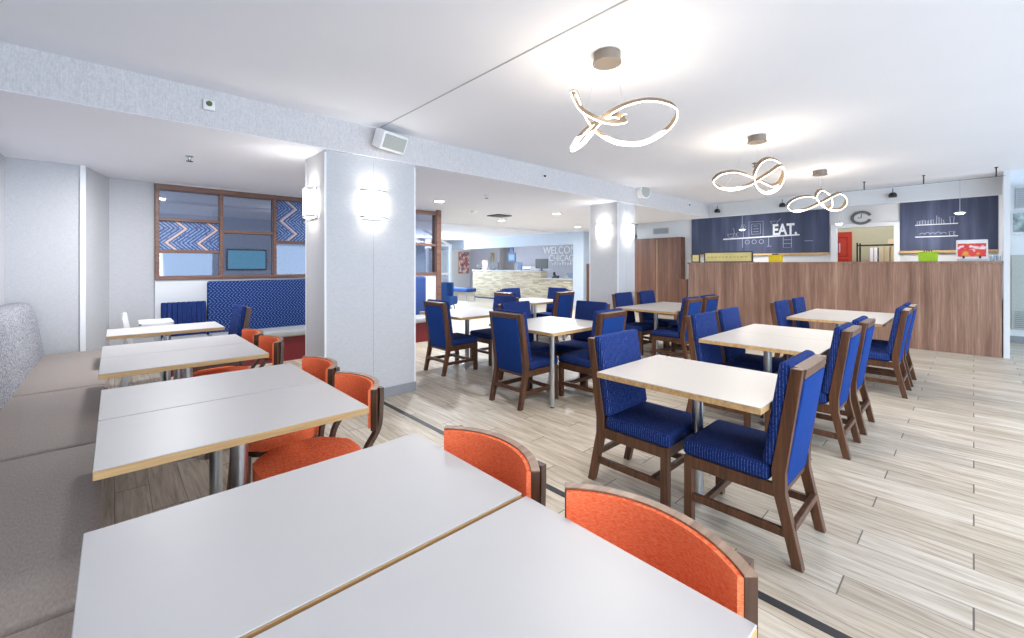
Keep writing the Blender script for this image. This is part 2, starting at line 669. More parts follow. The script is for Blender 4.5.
# ------------------------------------------------------------------ the room shell
HI, LO = 2.86, 2.55            # dining ceiling, lower ceiling
VB = 4.26                      # bulkhead face
structure('floor', [((-0.9, -6.0, -0.12), (22, 24, 0.0))], M['floor'])
structure('ceiling', [((-0.95, -6.0, HI), (12.4, VB + 0.02, HI + 0.12)), ((10.4, VB + 0.02, HI), (12.4, 7.05, HI + 0.12))], M['ceiling'])
structure('ceiling_low', [((-0.95, VB + 0.003, LO), (10.403, 24, LO + 0.12)), ((10.403, 7.0, LO), (22, 24, LO + 0.12))], M['ceiling'])
structure('wall_bulkhead', [((-0.95, VB, LO + 0.004), (10.4, VB + 0.12, HI))], M['paper_beam'])
structure('wall_soffit', [((10.4, -0.34, LO + 0.004), (10.5, 7.0, HI)), ((10.4, 6.99, LO + 0.004), (12.4, 7.05, HI))], M['white_wall'])
structure('wall_left', [((-0.95, -6.0, 0), (-0.84, 6.9, HI))], M['paper'])
mb = MB()
mb.prism([(-0.95, 6.88), (-0.255, 6.88), (-0.045, 7.62), (-0.95, 7.62)], 2, 0, LO)
mb.build('wall_left_return', M['paper'], kind='structure')
structure('trim_1', [((-0.285, 6.862, 0), (-0.24, 6.90, LO))], M['trim'])
structure('wall_back_left', [((-0.06, 7.6, 0), (0.40, 7.72, LO))], M['paper'])
structure('wall_partition', [((0.40, 7.5, 0), (4.94, 7.62, 1.215)), ((0.40, 7.5, 2.525), (4.94, 7.62, LO))], M['white_wall'])
structure('wall_kitchen', [((11.7, 2.03, 0), (11.82, 6.95, HI)), ((11.7, -0.45, 0), (11.82, 1.08, HI)), ((11.7, 1.08, 2.23), (11.82, 2.03, HI))], M['white_wall'])
structure('wall_kitchen_end', [((9.95, -0.40, 0), (11.7, -0.335, HI))], M['white_wall'])
structure('wall_right', [((12.1, -6.0, 0), (12.25, -0.33, HI))], M['white_wall'])
structure('baseboard_right', [((12.085, -6.0, 0), (12.1, -0.46, 0.12))], M['grey_base'])
structure('wall_pantry', [((14.6, -0.5, 0), (14.72, 5.0, LO)), ((11.82, 4.0, 0), (14.6, 4.1, LO)), ((11.82, -0.45, 0), (14.6, -0.35, LO))], M['beige_wall'])
structure('trim_2', [((2.01, -6, 0.0), (2.055, VB, 0.003))], M['dark_strip'])
structure('trim_3', [((2.03, -6, HI - 0.004), (2.04, VB, HI))], M['grey_vent'])
# door casing of the pantry opening
structure('door_1', [((11.67, 2.03, 0), (11.7, 2.13, 2.31)), ((11.67, 0.99, 0), (11.7, 1.08, 2.31)), ((11.67, 1.08, 2.23), (11.7, 2.03, 2.31))], M['trim'])
# lobby
structure('wall_header', [((11.5, 9.3, 2.13), (11.62, 24, LO))], M['blue_wall'])
structure('wall_pilaster', [((11.5, 8.85, 0), (11.8, 9.3, LO))], M['blue_wall'])
structure('wall_reception', [((14.5, 8.35, 0), (14.62, 15.45, LO)), ((14.5, 16.65, 0), (14.62, 24, LO)), ((14.5, 15.45, 2.35), (14.62, 16.65, LO))], M['grey_wall'])
structure('wall_reception_side', [((11.8, 8.85, 0), (14.5, 8.95, LO))], M['white_wall'])
structure('wall_far', [((9.2, 19.0, 0), (22, 19.12, LO))], M['white_wall'])
structure('wall_office', [((17.0, 8.0, 0), (17.1, 22, LO))], M['white_wall'])
structure('trim_5', [((-0.5, 9.55, LO - 0.045), (11.5, 9.68, LO))], M['trim'])
structure('wall_vestibule', [((0.2, 12.0, 0), (5.4, 12.1, LO)), ((5.4, 12.0, 0), (8.3, 12.1, 0.35))], M['blue_wall'])

# columns: one cladding each with baseboard, seam and corner trims
def column(name, u0, u1, v0, v1, cat_label):
    c = MB()
    c.box((u0, v0, 0), (u1, v1, LO - 0.001), 0.006)
    o = c.build(name, M['paper'], kind='structure')
    t = MB()
    um, vm = (u0 + u1) / 2, (v0 + v1) / 2
    for a in (u0 - 0.004, u1 - 0.012):
        t.box((a, v0 - 0.004, 0.1), (a + 0.016, v0 + 0.012, LO - 0.03))
    t.box((u0 - 0.004, v1 - 0.012, 0.1), (u0 + 0.012, v1 + 0.004, LO - 0.03))
    t.build('corner_trim', M['trim'], o)
    sm = MB()
    sm.box((um - 0.002, v0 - 0.002, 0.1), (um + 0.002, v0, LO - 0.03))
    sm.build('seam', M['grey_vent'], o)
    b = MB()
    b.box((u0 - 0.012, v0 - 0.012, 0), (u1 + 0.012, v1 + 0.012, 0.105), 0.004)
    b.build('baseboard', M['grey_base'], o)
    return o


column('column_1', 1.5, 2.49, 4.285, 4.85, '')
column('column_2', 6.56, 7.1, 4.285, 4.9, '')


# ------------------------------------------------------------------ interior window in the booth wall
def window_cells():
    root = tag(empty('window_1', (0, 0, 0)), kind='structure')
    v0, v1 = 7.47, 7.63
    us = [0.40, 1.125, 1.83, 2.56, 3.29, 4.03, 4.84]

    zb, zt = 1.215, 2.525
    f = MB()
    f.box((0.402, v0 + 0.002, zb + 0.002), (4.938, v1 - 0.002, zb + 0.055), 0.004)
    f.box((0.402, v0 + 0.002, zt - 0.075), (4.938, v1 - 0.002, zt - 0.002), 0.004)
    for i, u in enumerate(us[:6]):
        w = 0.045
        f.box((u, v0, zb), (u + w, v1, zt), 0.004)
    f.box((4.84, v0 - 0.02, 0), (4.94, v1 + 0.02, LO - 0.002), 0.004)
    rows = {0: [1.61, 2.05], 1: [1.915], 2: [1.79], 3: [1.61, 2.05], 4: [1.915], 5: [1.83]}
    pattern = {(0, 1), (2, 1), (3, 1), (4, 0)}
    cells = []
    for i in range(6):
        a, b = us[i] + 0.045, us[i + 1]
        cuts = rows[i]
        for c in cuts:
            f.box((a, v0 + 0.01, c - 0.022), (b, v1 - 0.01, c + 0.022), 0.003)
        edges = [zb + 0.055] + [q for c in cuts for q in (c - 0.022, c + 0.022)] + [zt - 0.075]
        for r in range(len(edges) // 2):
            cells.append((i, r, a, b, edges[2 * r], edges[2 * r + 1]))
    f.build('frame', M['window_wood'], root)
    for i, r, a, b, z0, z1 in cells:
        p = MB()
        p.box((a, 7.545, z0), (b, 7.555, z1))
        if (i, r) in pattern:
            p.build('patterned_pane', M['chevron'], root)
        else:
            p.build('pane', M['glass'], root)
    return root


window_cells()


# ------------------------------------------------------------------ chalkboards
def strokes(name, segs, parent, m, r=0.006):
    """flat chalk lines on the wall facing -u; coordinates in (v, z)"""
    mb = MB()
    for pts in segs:
        P = [Vector((11.655, q[0], q[1])) for q in pts]
        if len(P) > 1:
            mb.sweep(P, (r * 2, 0.003), (1, 0, 0))
    return mb.build(name, m, parent)


def circle(v, z, rv, rz=None, a0=0, a1=2 * PI, n=14):
    rz = rz or rv
    return [(v + rv * math.cos(a0 + (a1 - a0) * i / n), z + rz * math.sin(a0 + (a1 - a0) * i / n)) for i in range(n + 1)]


def chalkboard(name, label, v0, v1):
    root = thing(name, label, 'chalkboard', (0, 0, 0))
    b = MB()
    b.box((11.662, v0, 1.70), (11.70, v1, 2.74))
    b.build('board', M['slate'], root)
    t = MB()
    t.box((11.62, v0, 1.655), (11.70, v1, 1.705), 0.004)
    t.build('ledge', M['ply'], root)
    return root


cb = chalkboard('chalkboard', 'wide slate-blue chalkboard with the word EAT, left of the pantry doorway', 2.16, 5.26)
me = text_mesh('EAT.', 0.36, 0.004, 0.011)
me.materials.append(M['chalk'])
o = bpy.data.objects.new('lettering', me)
COL.objects.link(o)
o.parent = cb
o.rotation_euler = (PI / 2, 0, -PI / 2)
o.location = (11.655, 3.28, 2.15)
o.scale = (0.72, 1.0, 1)
strokes('chalk_shelf', [[(4.42, 2.10), (2.72, 2.135)], [(4.42, 2.085), (2.72, 2.12)]], cb, M['chalk'], 0.008)
drawn = {
    'chalk_teacup': [circle(4.20, 2.22, 0.11, 0.10, 0, -PI), [(4.31, 2.22), (4.09, 2.22)], circle(4.04, 2.2, 0.06, 0.05, -1.4, 1.4), circle(4.2, 2.26, 0.05, 0.12, 2, 5)],
    'chalk_lamp': [[(3.93, 2.12), (3.93, 2.42)], [(4.0, 2.32), (3.86, 2.32), (3.90, 2.44), (3.97, 2.44), (4.0, 2.32)]],
    'chalk_frame': [[(3.80, 2.13), (3.80, 2.50), (3.48, 2.50), (3.48, 2.13)], [(3.74, 2.19), (3.74, 2.44), (3.54, 2.44), (3.54, 2.19), (3.74, 2.19)],
                    [(3.70, 2.25), (3.58, 2.25)], [(3.70, 2.32), (3.58, 2.32)], [(3.70, 2.39), (3.6, 2.39)]],
    'chalk_goblet': [[(3.24, 2.14), (3.24, 2.34)], [(3.28, 2.14), (3.20, 2.14)], [(3.24, 2.34), (3.33, 2.48), (3.15, 2.48), (3.24, 2.34)], [(3.15, 2.48), (3.10, 2.53)]],
    'chalk_hook': [[(3.95, 2.09), (3.95, 1.86)]],
    'chalk_spoon': [[(3.36, 2.10), (3.36, 1.88)], [(3.30, 1.88), (3.40, 1.88)]],
    'chalk_basket': [[(3.05, 2.11), (3.05, 1.84), (2.88, 1.84), (2.88, 2.11)], [(3.05, 2.02), (2.88, 2.02)], [(3.05, 1.93), (2.88, 1.93)]],
    'chalk_dash': [[(2.62, 1.98), (2.46, 1.98)]],
}
for nm, sg_ in drawn.items():
    strokes(nm, sg_, cb, M['chalk_dim'], 0.006)
for v in (3.84, 3.68, 3.52):
    strokes('chalk_cup', [circle(v, 2.0, 0.05, 0.05)], cb, M['chalk_dim'], 0.006)
cb2 = chalkboard('chalkboard', 'dark chalkboard with two drawn shelves, right of the pantry doorway', -0.33, 0.985)
strokes('chalk_shelf', [[(0.76, 2.21), (0.17, 2.21)], [(0.76, 1.975), (0.17, 1.975)]], cb2, M['chalk'], 0.008)
for k in range(6):
    h = 2.285 + 0.01 * (k % 3)
    strokes('chalk_book', [[(0.73 - k * 0.04, 2.22), (0.73 - k * 0.04, h), (0.70 - k * 0.04, h), (0.70 - k * 0.04, 2.22)]], cb2, M['chalk_dim'], 0.005)
for k in range(4):
    strokes('chalk_bottle', [[(0.46 - k * 0.035, 2.22), (0.455 - k * 0.03, 2.38 - k * 0.03)]], cb2, M['chalk_dim'], 0.006)
strokes('chalk_jar', [[(0.27, 2.22), (0.28, 2.34), (0.22, 2.34), (0.23, 2.22)]], cb2, M['chalk_dim'], 0.005)
for k in range(5):
    strokes('chalk_bowl', [circle(0.66 - k * 0.075, 2.02, 0.035, 0.03 + 0.01 * (k % 2), 0, PI, 8)], cb2, M['chalk_dim'], 0.005)
strokes('chalk_mug', [[(0.28, 1.985), (0.29, 2.06), (0.22, 2.06), (0.23, 1.985)], circle(0.205, 2.025, 0.025, 0.025, -1.5, 1.5, 6)], cb2, M['chalk_dim'], 0.005)

# ------------------------------------------------------------------ breakfast counter
ct = thing('serving_counter', 'long walnut-panelled breakfast counter across the back of the dining room', 'counter', (9.93, 2.1, 0))
mb = MB()
mb.box((0, -2.42, 0), (0.10, 2.45, 1.44))
mb.build('front_panel', M['counter_wood'], ct)
mb = MB()
mb.box((-0.012, -2.435, 1.44), (0.40, 2.47, 1.482), 0.003)
mb.build('ledge', M['counter_wood'], ct)
for v in (-1.17, 1.45):
    mb = MB()
    mb.box((-0.0015, v - 0.002, 0.0), (0.0, v + 0.002, 1.44))
    mb.build('panel_joint', M['cabinet_wood'], ct)
mb = MB()
mb.box((0.10, -2.42, 0.0), (0.75, 2.45, 0.86))
mb.box((0.08, -2.43, 0.86), (0.79, 2.46, 0.9), 0.004)
mb.build('work_shelf', M['laminate'], ct)
gt = thing('low_gate', 'low walnut gate panel at the left end of the breakfast counter', 'gate', (9.98, 4.6, 0))
mb = MB()
mb.box((0, 0, 0.06), (0.045, 0.34, 1.06), 0.003)
mb.build('panel', M['cabinet_wood'], gt)
mb = MB()
mb.box((-0.005, 0.0, 1.06), (0.05, 0.34, 1.085), 0.003)
mb.build('rail', M['cabinet_wood'], gt)
mb = MB()
mb.box((0.0, 0.3, 0), (0.045, 0.34, 0.06))
mb.build('foot', M['cabinet_wood'], gt)

cab = thing('storage_cabinet', 'tall two-door walnut storage cabinet against the white wall left of the counter', 'cabinet', (11.46, 6.18, 0))
mb = MB()
mb.box((0.03, -0.72, 0.0), (0.235, 0.72, 2.2))
mb.build('body', M['cabinet_wood'], cab)
for a, b in ((-0.72, -0.008), (0.008, 0.72)):
    mb = MB()
    mb.box((0.0, a, 0.06), (0.028, b, 2.2), 0.002)
    d = mb.build('door', M['cabinet_wood'], cab)
mb = MB()
mb.box((0.0, -0.006, 0.06), (0.026, 0.006, 2.155))
mb.build('door_gap_strip', M['carton'], cab)


def vent(name, label, lo, hi, axis, slats, m=None):
    """wall or ceiling grille: frame and slats; axis = normal"""
    r = thing(name, label, 'vent', [(lo[i] + hi[i]) / 2 for i in range(3)])
    c = [(lo[i] + hi[i]) / 2 for i in range(3)]
    L = [lo[i] - c[i] for i in range(3)]
    H = [hi[i] - c[i] for i in range(3)]
    f = MB()
    f.box(L, H, 0.002)
    f.build('frame', m or M['grey_vent'], r)
    g = MB()
    o1, o2 = [i for i in range(3) if i != axis]
    for k in range(slats):
        t = (k + 0.5) / slats
        a, b = list(L), list(H)
        a[axis] = L[axis] - 0.006 if axis == 0 else L[axis] - 0.006
        b[axis] = L[axis] + 0.002
        a[o1] = L[o1] + 0.02
        b[o1] = H[o1] - 0.02
        zz = L[o2] + 0.02 + (H[o2] - L[o2] - 0.04) * t
        a[o2] = zz - 0.004
        b[o2] = zz + 0.004
        g.box(a, b)
    g.build('slats', M['grey_base'], r)
    return r


vent('wall_vent', 'grey return-air grille high on the white wall above the walnut cabinet', (11.68, 5.95, 2.33), (11.70, 6.42, 2.5), 0, 8)
vent('wall_vent', 'grey grille at the top of the far right wall above the framed print', (12.08, -0.95, 2.46), (12.10, -0.55, 2.83), 0, 9)
pf = thing('framed_print', 'silver framed grey print on the far right wall', 'picture', (12.09, -0.8, 2.2))
mb = MB()
for lo, hi in (((-0.02, -0.32, -0.215), (0.01, 0.32, -0.175)), ((-0.02, -0.32, 0.175), (0.01, 0.32, 0.215)), ((-0.02, -0.32, -0.175), (0.01, -0.28, 0.175)), ((-0.02, 0.28, -0.175), (0.01, 0.32, 0.175))):
    mb.box(lo, hi)
mb.build('frame', M['silver'], pf)
mb = MB()
mb.box((-0.008, -0.28, -0.175), (0.008, 0.28, 0.175))
mb.build('print', M['grey_photo'], pf)
wu = thing('air_unit', 'tall grey wall panel with louvres low on the far right wall', 'air unit', (12.098, -0.9, 0))
mb = MB()
mb.box((-0.03, -0.4, 0.24), (0.0, 0.4, 1.6), 0.004)
mb.build('panel', M['speaker_cloth'], wu)
mb = MB()
for k in range(9):
    mb.box((-0.04, -0.36, 0.28 + k * 0.035), (-0.03, 0.36, 0.295 + k * 0.035))
mb.build('louvres', M['grey_base'], wu)

# wall clock over the pantry door (open crescent ring)
ck = thing('wall_clock', 'round silver ring clock above the pantry doorway', 'clock', (11.69, 1.60, 2.43))
mb = MB()
P = []
for i in range(41):
    a = 0.35 + (2 * PI - 0.7) * i / 40
    P.append(Vector((-0.02, -0.155 * math.cos(a), 0.155 * math.sin(a) * 0.78)))
mb.sweep(P, (0.055, 0.03), (1, 0, 0))
mb.build('ring', M['clock_steel'], ck, smooth=40)
mb = MB()
mb.cyl((0.005, 0, 0), (-0.012, 0, 0), 0.13, seg=32)
mb.build('dial', M['white_wall'], ck)
mb = MB()
mb.box((-0.018, -0.006, 0.0), (-0.013, 0.006, 0.08))
mb.box((-0.018, 0.0, -0.006), (-0.013, 0.06, 0.006))
mb.build('hands', M['black'], ck)

# pantry interior
rd = thing('red_door', 'bright red panelled door standing inside the pantry doorway', 'door', (12.62, 1.90, 0))
mb = MB()
mb.box((0, 0, 0.01), (0.045, 0.9, 2.2), 0.003)
mb.build('leaf', M['red_door'], rd)
mb = MB()
for z0, z1 in ((0.2, 0.9), (1.02, 1.55), (1.62, 2.08)):
    for v0, v1 in ((0.08, 0.26), (0.32, 0.44)):
        for lo, hi in (((-0.008, v0, z0), (0, v1, z0 + 0.02)), ((-0.008, v0, z1 - 0.02), (0, v1, z1)), ((-0.008, v0, z0), (0, v0 + 0.02, z1)), ((-0.008, v1 - 0.02, z0), (0, v1, z1))):
            mb.box(lo, hi)
mb.build('moulding', mat_plain('red_moulding', srgb(190, 44, 26), 0.45), rd)
mb = MB()
mb.box((-0.006, 0.22, 1.72), (0, 0.36, 1.94))
mb.build('notice', M['white_plastic'], rd)
sh = thing('storage_shelf', 'dark storage shelf inside the pantry, seen through the doorway', 'shelf', (13.6, 0.95, 0))
mb = MB()
for v in (0, 0.98):
    for u in (0, 0.4):
        mb.box((u, v, 0), (u + 0.03, v + 0.03, 1.98))
mb.build('posts', M['black'], sh)
for z in (0.3, 0.85, 1.42, 1.9):
    mb = MB()
    mb.box((0, 0, z), (0.43, 1.01, z + 0.025))
    mb.build('board', M['black'], sh)
for i, (v, w, h, c, lab) in enumerate(((0.04, 0.33, 0.40, 'carton', 'pale cardboard carton nearest the right jamb on the pantry shelf'), (0.385, 0.2, 0.42, 'beige_wall', 'narrow beige carton in the middle of the pantry shelf'), (0.61, 0.14, 0.40, 'trim', 'slim white box left of the cartons on the pantry shelf'))):
    b_ = thing('storage_box', lab, 'box', (13.62, 0.95 + v, 1.445))
    mb = MB()
    mb.box((0, 0, 0), (0.36, w, h), 0.003)
    mb.build('carton', M[c], b_)
    mb = MB()
    mb.box((-0.001, w / 2 - 0.012, 0), (0.361, w / 2 + 0.012, h + 0.001))
    mb.build('tape', M['ply'], b_)
b_ = thing('storage_box', 'flat tan carton on the top board of the pantry shelf', 'box', (13.62, 1.0, 1.925))
mb = MB()
mb.box((0, 0, 0), (0.36, 0.36, 0.12), 0.003)
mb.build('carton', M['carton'], b_)
mb = MB()
mb.box((-0.001, 0.17, 0), (0.361, 0.19, 0.121))
mb.build('tape', M['ply'], b_)

# things on the ledge
ZL = 1.482


def framed_card(label, v0, v1, h):
    r = thing('sign_holder', label, 'sign', (10.12, (v0 + v1) / 2, ZL), 0, None)
    w = (v1 - v0) / 2
    f = MB()
    t = 0.022
    for lo, hi in (((-0.02, -w, 0), (0.02, w, t)), ((-0.02, -w, h - t), (0.02, w, h)), ((-0.02, -w, t), (0.02, -w + t, h - t)), ((-0.02, w - t, t), (0.02, w, h - t))):
        f.box(lo, hi)
    f.box((0.0, -w, 0), (0.10, w, 0.015))
    f.build('frame', M['dark_metal'], r)
    c = MB()
    c.box((-0.01, -w + t, t), (0.01, w - t, h - t))
    c.build('card', M['cream_card'], r)
    g = MB()
    k = 0
    v = w - t - 0.06
    while v > -w + t + 0.08:
        ln = 0.03 + 0.03 * ((k * 7) % 4) / 3
        g.box((-0.0125, v - ln, h * 0.45), (-0.01, v, h * 0.55))
        v -= ln + 0.035
        k += 1
    g.build('print', mat_plain('gold_print', srgb(190, 168, 96), 0.6), r)
    return r


framed_card('small cream card in a dark frame at the left end of the counter ledge', 4.36, 4.56, 0.20)
framed_card('long cream sign in a black frame on the counter ledge', 3.22, 4.26, 0.24)


def caddy(label, v, w, h, m, mname):
    r = thing(mname, label, 'container', (10.14, v, ZL))
    b = MB()
    b.prism([(-w / 2 + 0.01, 0), (w / 2 - 0.01, 0), (w / 2, h), (-w / 2, h)], 0, -0.08, 0.08, 0.008)
    b.build('body', m, r)
    l = MB()
    l.box((-0.085, -w / 2 - 0.004, h - 0.02), (0.085, w / 2 + 0.004, h), 0.004)
    l.build('rim', m, r)
    t = MB()
    for k in range(4):
        t.box((-0.05, -0.05 + k * 0.03, h), (0.05, -0.035 + k * 0.03, h + 0.02 + 0.008 * (k % 2)), 0.003)
    t.build('packets', M['dark_metal'], r)
    return r


caddy('yellow condiment container on the counter ledge below the word EAT', 2.79, 0.24, 0.15, M['yellow'], 'condiment_container')
caddy('lime green condiment container on the counter ledge below the right chalkboard', 0.50, 0.25, 0.165, M['lime'], 'condiment_container')
jm = thing('juice_dispenser', 'white juice dispenser with a red fruit panel on the counter ledge', 'dispenser', (10.13, -0.005, ZL))
mb = MB()
mb.box((-0.06, -0.175, 0.03), (0.16, 0.175, 0.345), 0.012, 2)
mb.build('housing', M['white_plastic'], jm)
mb = MB()
mb.box((-0.066, -0.155, 0.075), (-0.058, 0.155, 0.285))
mb.build('front_panel', M['juice_panel'], jm)
mb = MB()
mb.box((-0.1, -0.165, 0.0), (0.16, 0.165, 0.03), 0.004)
mb.build('drip_tray', M['steel'], jm)
for k in (-0.09, 0.09):
    mb = MB()
    mb.cyl((-0.08, k, 0.045), (-0.08, k, 0.085), 0.012, seg=10)
    mb.box((-0.085, k - 0.008, 0.075), (-0.055, k + 0.008, 0.088))
    mb.build('tap', M['black'], jm)
for k, v in enumerate((-0.235, -0.30)):
    gl = thing('glass_tumbler', ('clear tumbler beside the juice dispenser', 'clear tumbler at the very right end of the counter ledge')[k], 'glass', (10.1, v + 0.012, ZL))
    mb = MB()
    mb.lathe([(0.0, 0.0), (0.024, 0.0), (0.03, 0.09), (0.027, 0.09), (0.022, 0.006), (0, 0.006)], seg=16)
    mb.build('cup', M['clear'], gl, smooth=40)


# ------------------------------------------------------------------ lamps
def sconce(label, loc, rz):
    """half-round acrylic shade on a steel back plate; local -y points away from the wall"""
    r = thing('wall_sconce', label, 'wall lamp', loc, rz, 'half-round wall sconces on the columns')
    b = MB()
    b.box((-0.115, -0.02, -0.16), (0.115, -0.003, 0.16), 0.004)
    b.build('back_plate', M['white_plastic'], r)
    s = MB()
    pts = [(0.138 * math.cos(PI + PI * i / 16), 0.066 * math.sin(PI + PI * i / 16) - 0.02) for i in range(17)]
    s.prism(pts, 2, -0.135, 0.135)
    s.build('shade', M['sconce'], r, smooth=50)
    for z in (-0.145, 0.125):
        h = MB()
        P = [Vector((0.146 * math.cos(PI + PI * i / 16), 0.075 * math.sin(PI + PI * i / 16) - 0.016, z + 0.01)) for i in range(17)]
        h.sweep(P, (0.008, 0.018), (0, 0, 1))
        h.build('band', M['silver'], r)
    d = Vector((math.sin(rz), -math.cos(rz), 0)) * 0.09
    area_light('sconce_up_glow', Vector(loc) + d + Vector((0, 0, 0.15)), (PI, 0, rz), (0.2, 0.06), 0.28, (1.0, 0.96, 0.9))
    area_light('sconce_down_glow', Vector(loc) + d - Vector((0, 0, 0.15)), (0, 0, rz), (0.2, 0.06), 0.12, (1.0, 0.94, 0.84))
    return r


sconce('glowing sconce on the wide front face of the nearest column', (1.985, 4.278, 2.055), 0)
sconce('glowing sconce on the narrow left face of the nearest column', (1.492, 4.60, 2.05), -PI / 2)
sconce('glowing sconce on the left face of the second column', (6.552, 4.58, 2.03), -PI / 2)
sconce('glowing sconce on the right-hand front face of the second column', (6.87, 4.278, 2.03), 0)


def ribbon_pendant(label, base, d, cx, pts, wires, zdrop):
    """knotted LED ribbon hung by three wires from a round canopy; pts = (across, height, depth) in metres"""
    r = thing('ribbon_pendant', label, 'pendant lamp', (base[0], base[1], HI), 0, 'knotted LED ribbon pendants')
    c = MB()
    c.lathe([(0, -0.002), (0.09, -0.002), (0.09, -0.062), (0.0, -0.062)], seg=36)
    c.lathe([(0, -0.062), (0.096, -0.062), (0.096, -0.072), (0, -0.072)], seg=36)
    c.build('canopy', M['canopy'], r, smooth=30)
    path = catmull([RT * a + Vector((0, 0, z)) + FW * q for a, z, q in pts], True, 7)
    b = MB()
    b.use(M['champagne'])
    wdir = FW * 0.62 + RT * 0.12 + Vector((0, 0, 0.6))
    b.sweep(path, (0.0095, 0.05), wdir, True, M['led'])
    b.build('ribbon', None, r, smooth=60)
    for k in wires:
        a = path[k % len(path)]
        dv = Vector((a.x, a.y, 0)).normalized() * 0.075
        w = MB()
        w.cyl((dv.x, dv.y, -0.06), a, 0.0009, seg=6)
        w.build('wire', M['silver'], r)
    point_light('pendant_glow', (base[0], base[1], HI - zdrop), 1.2, (1.0, 0.84, 0.64), 0.12)
    area_light('pendant_up_glow', (base[0], base[1], HI - zdrop - 0.1), (PI, 0, 0), (0.6, 0.6), 1.7, (1.0, 0.86, 0.68))
    area_light('pendant_down_glow', (base[0], base[1], HI - zdrop - 0.12), (0, 0, 0), (0.6, 0.6), 10, (1.0, 0.95, 0.87))
    return r


p1 = [(571, 91, .05), (578, 108, 0), (590, 120, -.06), (604, 127.5, -.10), (618, 127.5, -.10), (624, 119.5, -.03), (617, 113.5, .05), (602, 116, .09),
      (588, 125, .10), (577, 137, .07), (571, 148.5, .02), (580, 146, -.05), (597, 125, -.02), (613, 110, .04), (634, 100, .06), (656, 98, .03),
      (674, 106, -.03), (678, 118, -.06), (668, 133, -.06), (645, 144.5, -.02), (622, 142, .04), (604, 132, .08), (592, 117, .12), (583, 101, .12), (577, 88, .09)]
ribbon_pendant('knotted ribbon pendant nearest the camera, largest of the three', (2.45, 1.686), 2.83, 607,
               [((x - 607) * 0.0063, EYE - (y - 265.1) * 0.00668 + 0.02 - HI, q) for x, y, q in p1], (2, 96, 158), 0.42)
S2 = 4.79 / 427.3
z6 = lambda x, y: (700 + x / 6.381, 130 + y / 6.381)
p2 = [(230, 268, 0), (340, 295, .03), (430, 330, .06), (490, 348, .08), (530, 325, .06), (545, 265, .04), (512, 205, .02), (442, 184, 0), (372, 218, -.04), (330, 295, -.06),
      (345, 370, -.06), (410, 408, -.04), (475, 380, -.06), (503, 315, -.09), (497, 255, -.1), (470, 245, -.1), (400, 292, -.1), (300, 355, -.06), (210, 383, -.03), (130, 368, 0), (99, 322, .03), (145, 278, .03)]
ribbon_pendant('knotted ribbon pendant in the middle of the row of three', (5.247, 1.628), 4.79, 757,
               [((z6(x, y)[0] - 757.5) * S2, EYE - (z6(x, y)[1] - 265.1) * S2 - HI, q) for x, y, q in p2], (10, 45, 130), 0.45)
S3 = 6.50 / 427.3
p3 = [(720, 422, .02), (765, 442, .05), (830, 487, .08), (852, 480, .05), (838, 428, .02), (803, 395, 0), (765, 382, -.02), (728, 405, -.05), (723, 447, -.07), (760, 487, -.07),
      (820, 512, -.05), (888, 500, -.03), (926, 460, 0), (924, 418, .02), (893, 401, .02), (850, 412, -.03), (805, 430, -.09), (740, 465, -.09), (660, 505, -.05), (600, 519, -.02), (560, 496, 0), (572, 458, .02), (640, 425, .02)]
ribbon_pendant('knotted ribbon pendant farthest from the camera, nearest the breakfast counter', (7.863, 1.569), 6.5, 820,
               [((z6(x, y)[0] - 819.5) * S3, EYE - (z6(x, y)[1] - 265.1) * S3 - HI, q) for x, y, q in p3], (10, 45, 118), 0.48)

for k, (u, v, lab) in enumerate(((4.2, 6.4, 'round recessed downlight nearest the wooden window partition'), (7.17, 8.08, 'round recessed downlight beyond the dark ceiling vent'),
                                 (7.09, 6.19, 'round recessed downlight left of the second column'), (9.99, 7.9, 'round recessed downlight farthest away, in front of the reception wall'))):
    r = thing('downlight', lab, 'ceiling lamp', (u, v, LO), 0, 'recessed downlights in the low ceiling')
    mb = MB()
    mb.lathe([(0.085, -0.001), (0.12, -0.001), (0.12, -0.008), (0.085, -0.012), (0.085, -0.001)], seg=28)
    mb.build('trim_ring', M['trim'], r, smooth=40)
    mb = MB()
    mb.lathe([(0, -0.002), (0.084, -0.002), (0.084, -0.006), (0, -0.006)], seg=28)
    mb.build('lens', M['downlight'], r)
    area_light('downlight_glow', (u, v, LO - 0.03), (0, 0, 0), (0.2, 0.2), 26, (0.90, 0.95, 1.0))

area_light('banquette_fill', (0.5, 5.9, LO - 0.03), (0, 0, 0), (0.25, 0.25), 17, (0.97, 0.98, 1.0))  # unseen fill light added to brighten the banquette corner
for v in (3.6, 0.6):
    point_light('kitchen_fill', (11.1, v, 1.95), 6, (1.0, 0.96, 0.9), 0.1)
# unseen fill lights added below the lower ceiling: pantry, reception, lobby, vestibule
for u, v, p in (  (13.2, 1.6, 8), (12.6, 14.6, 13), (12.4, 10.6, 9), (15.8, 16, 14), (12.0, 17.0, 14), (2.6, 9.6, 4)):
    point_light('low_ceiling_fill', (u, v, LO - 0.12), p, (0.94, 0.97, 1.0), 0.1)


def sprinkler(label, u, v, z, m):
    r = thing('sprinkler_head', label, 'sprinkler', (u, v, z))
    b = MB()
    b.lathe([(0, 0), (0.035, 0), (0.035, -0.006), (0.014, -0.016), (0.012, -0.035), (0, -0.035)], seg=20)
    b.build('body', m, r, smooth=40)
    d = MB()
    d.lathe([(0, -0.052), (0.03, -0.052), (0.03, -0.056), (0, -0.056)], seg=16)
    for s_ in (-1, 1):
        d.cyl((s_ * 0.01, 0, -0.03), (s_ * 0.005, 0, -0.054), 0.003, seg=6)
    d.build('deflector', M['dark_metal'], r)
    return r


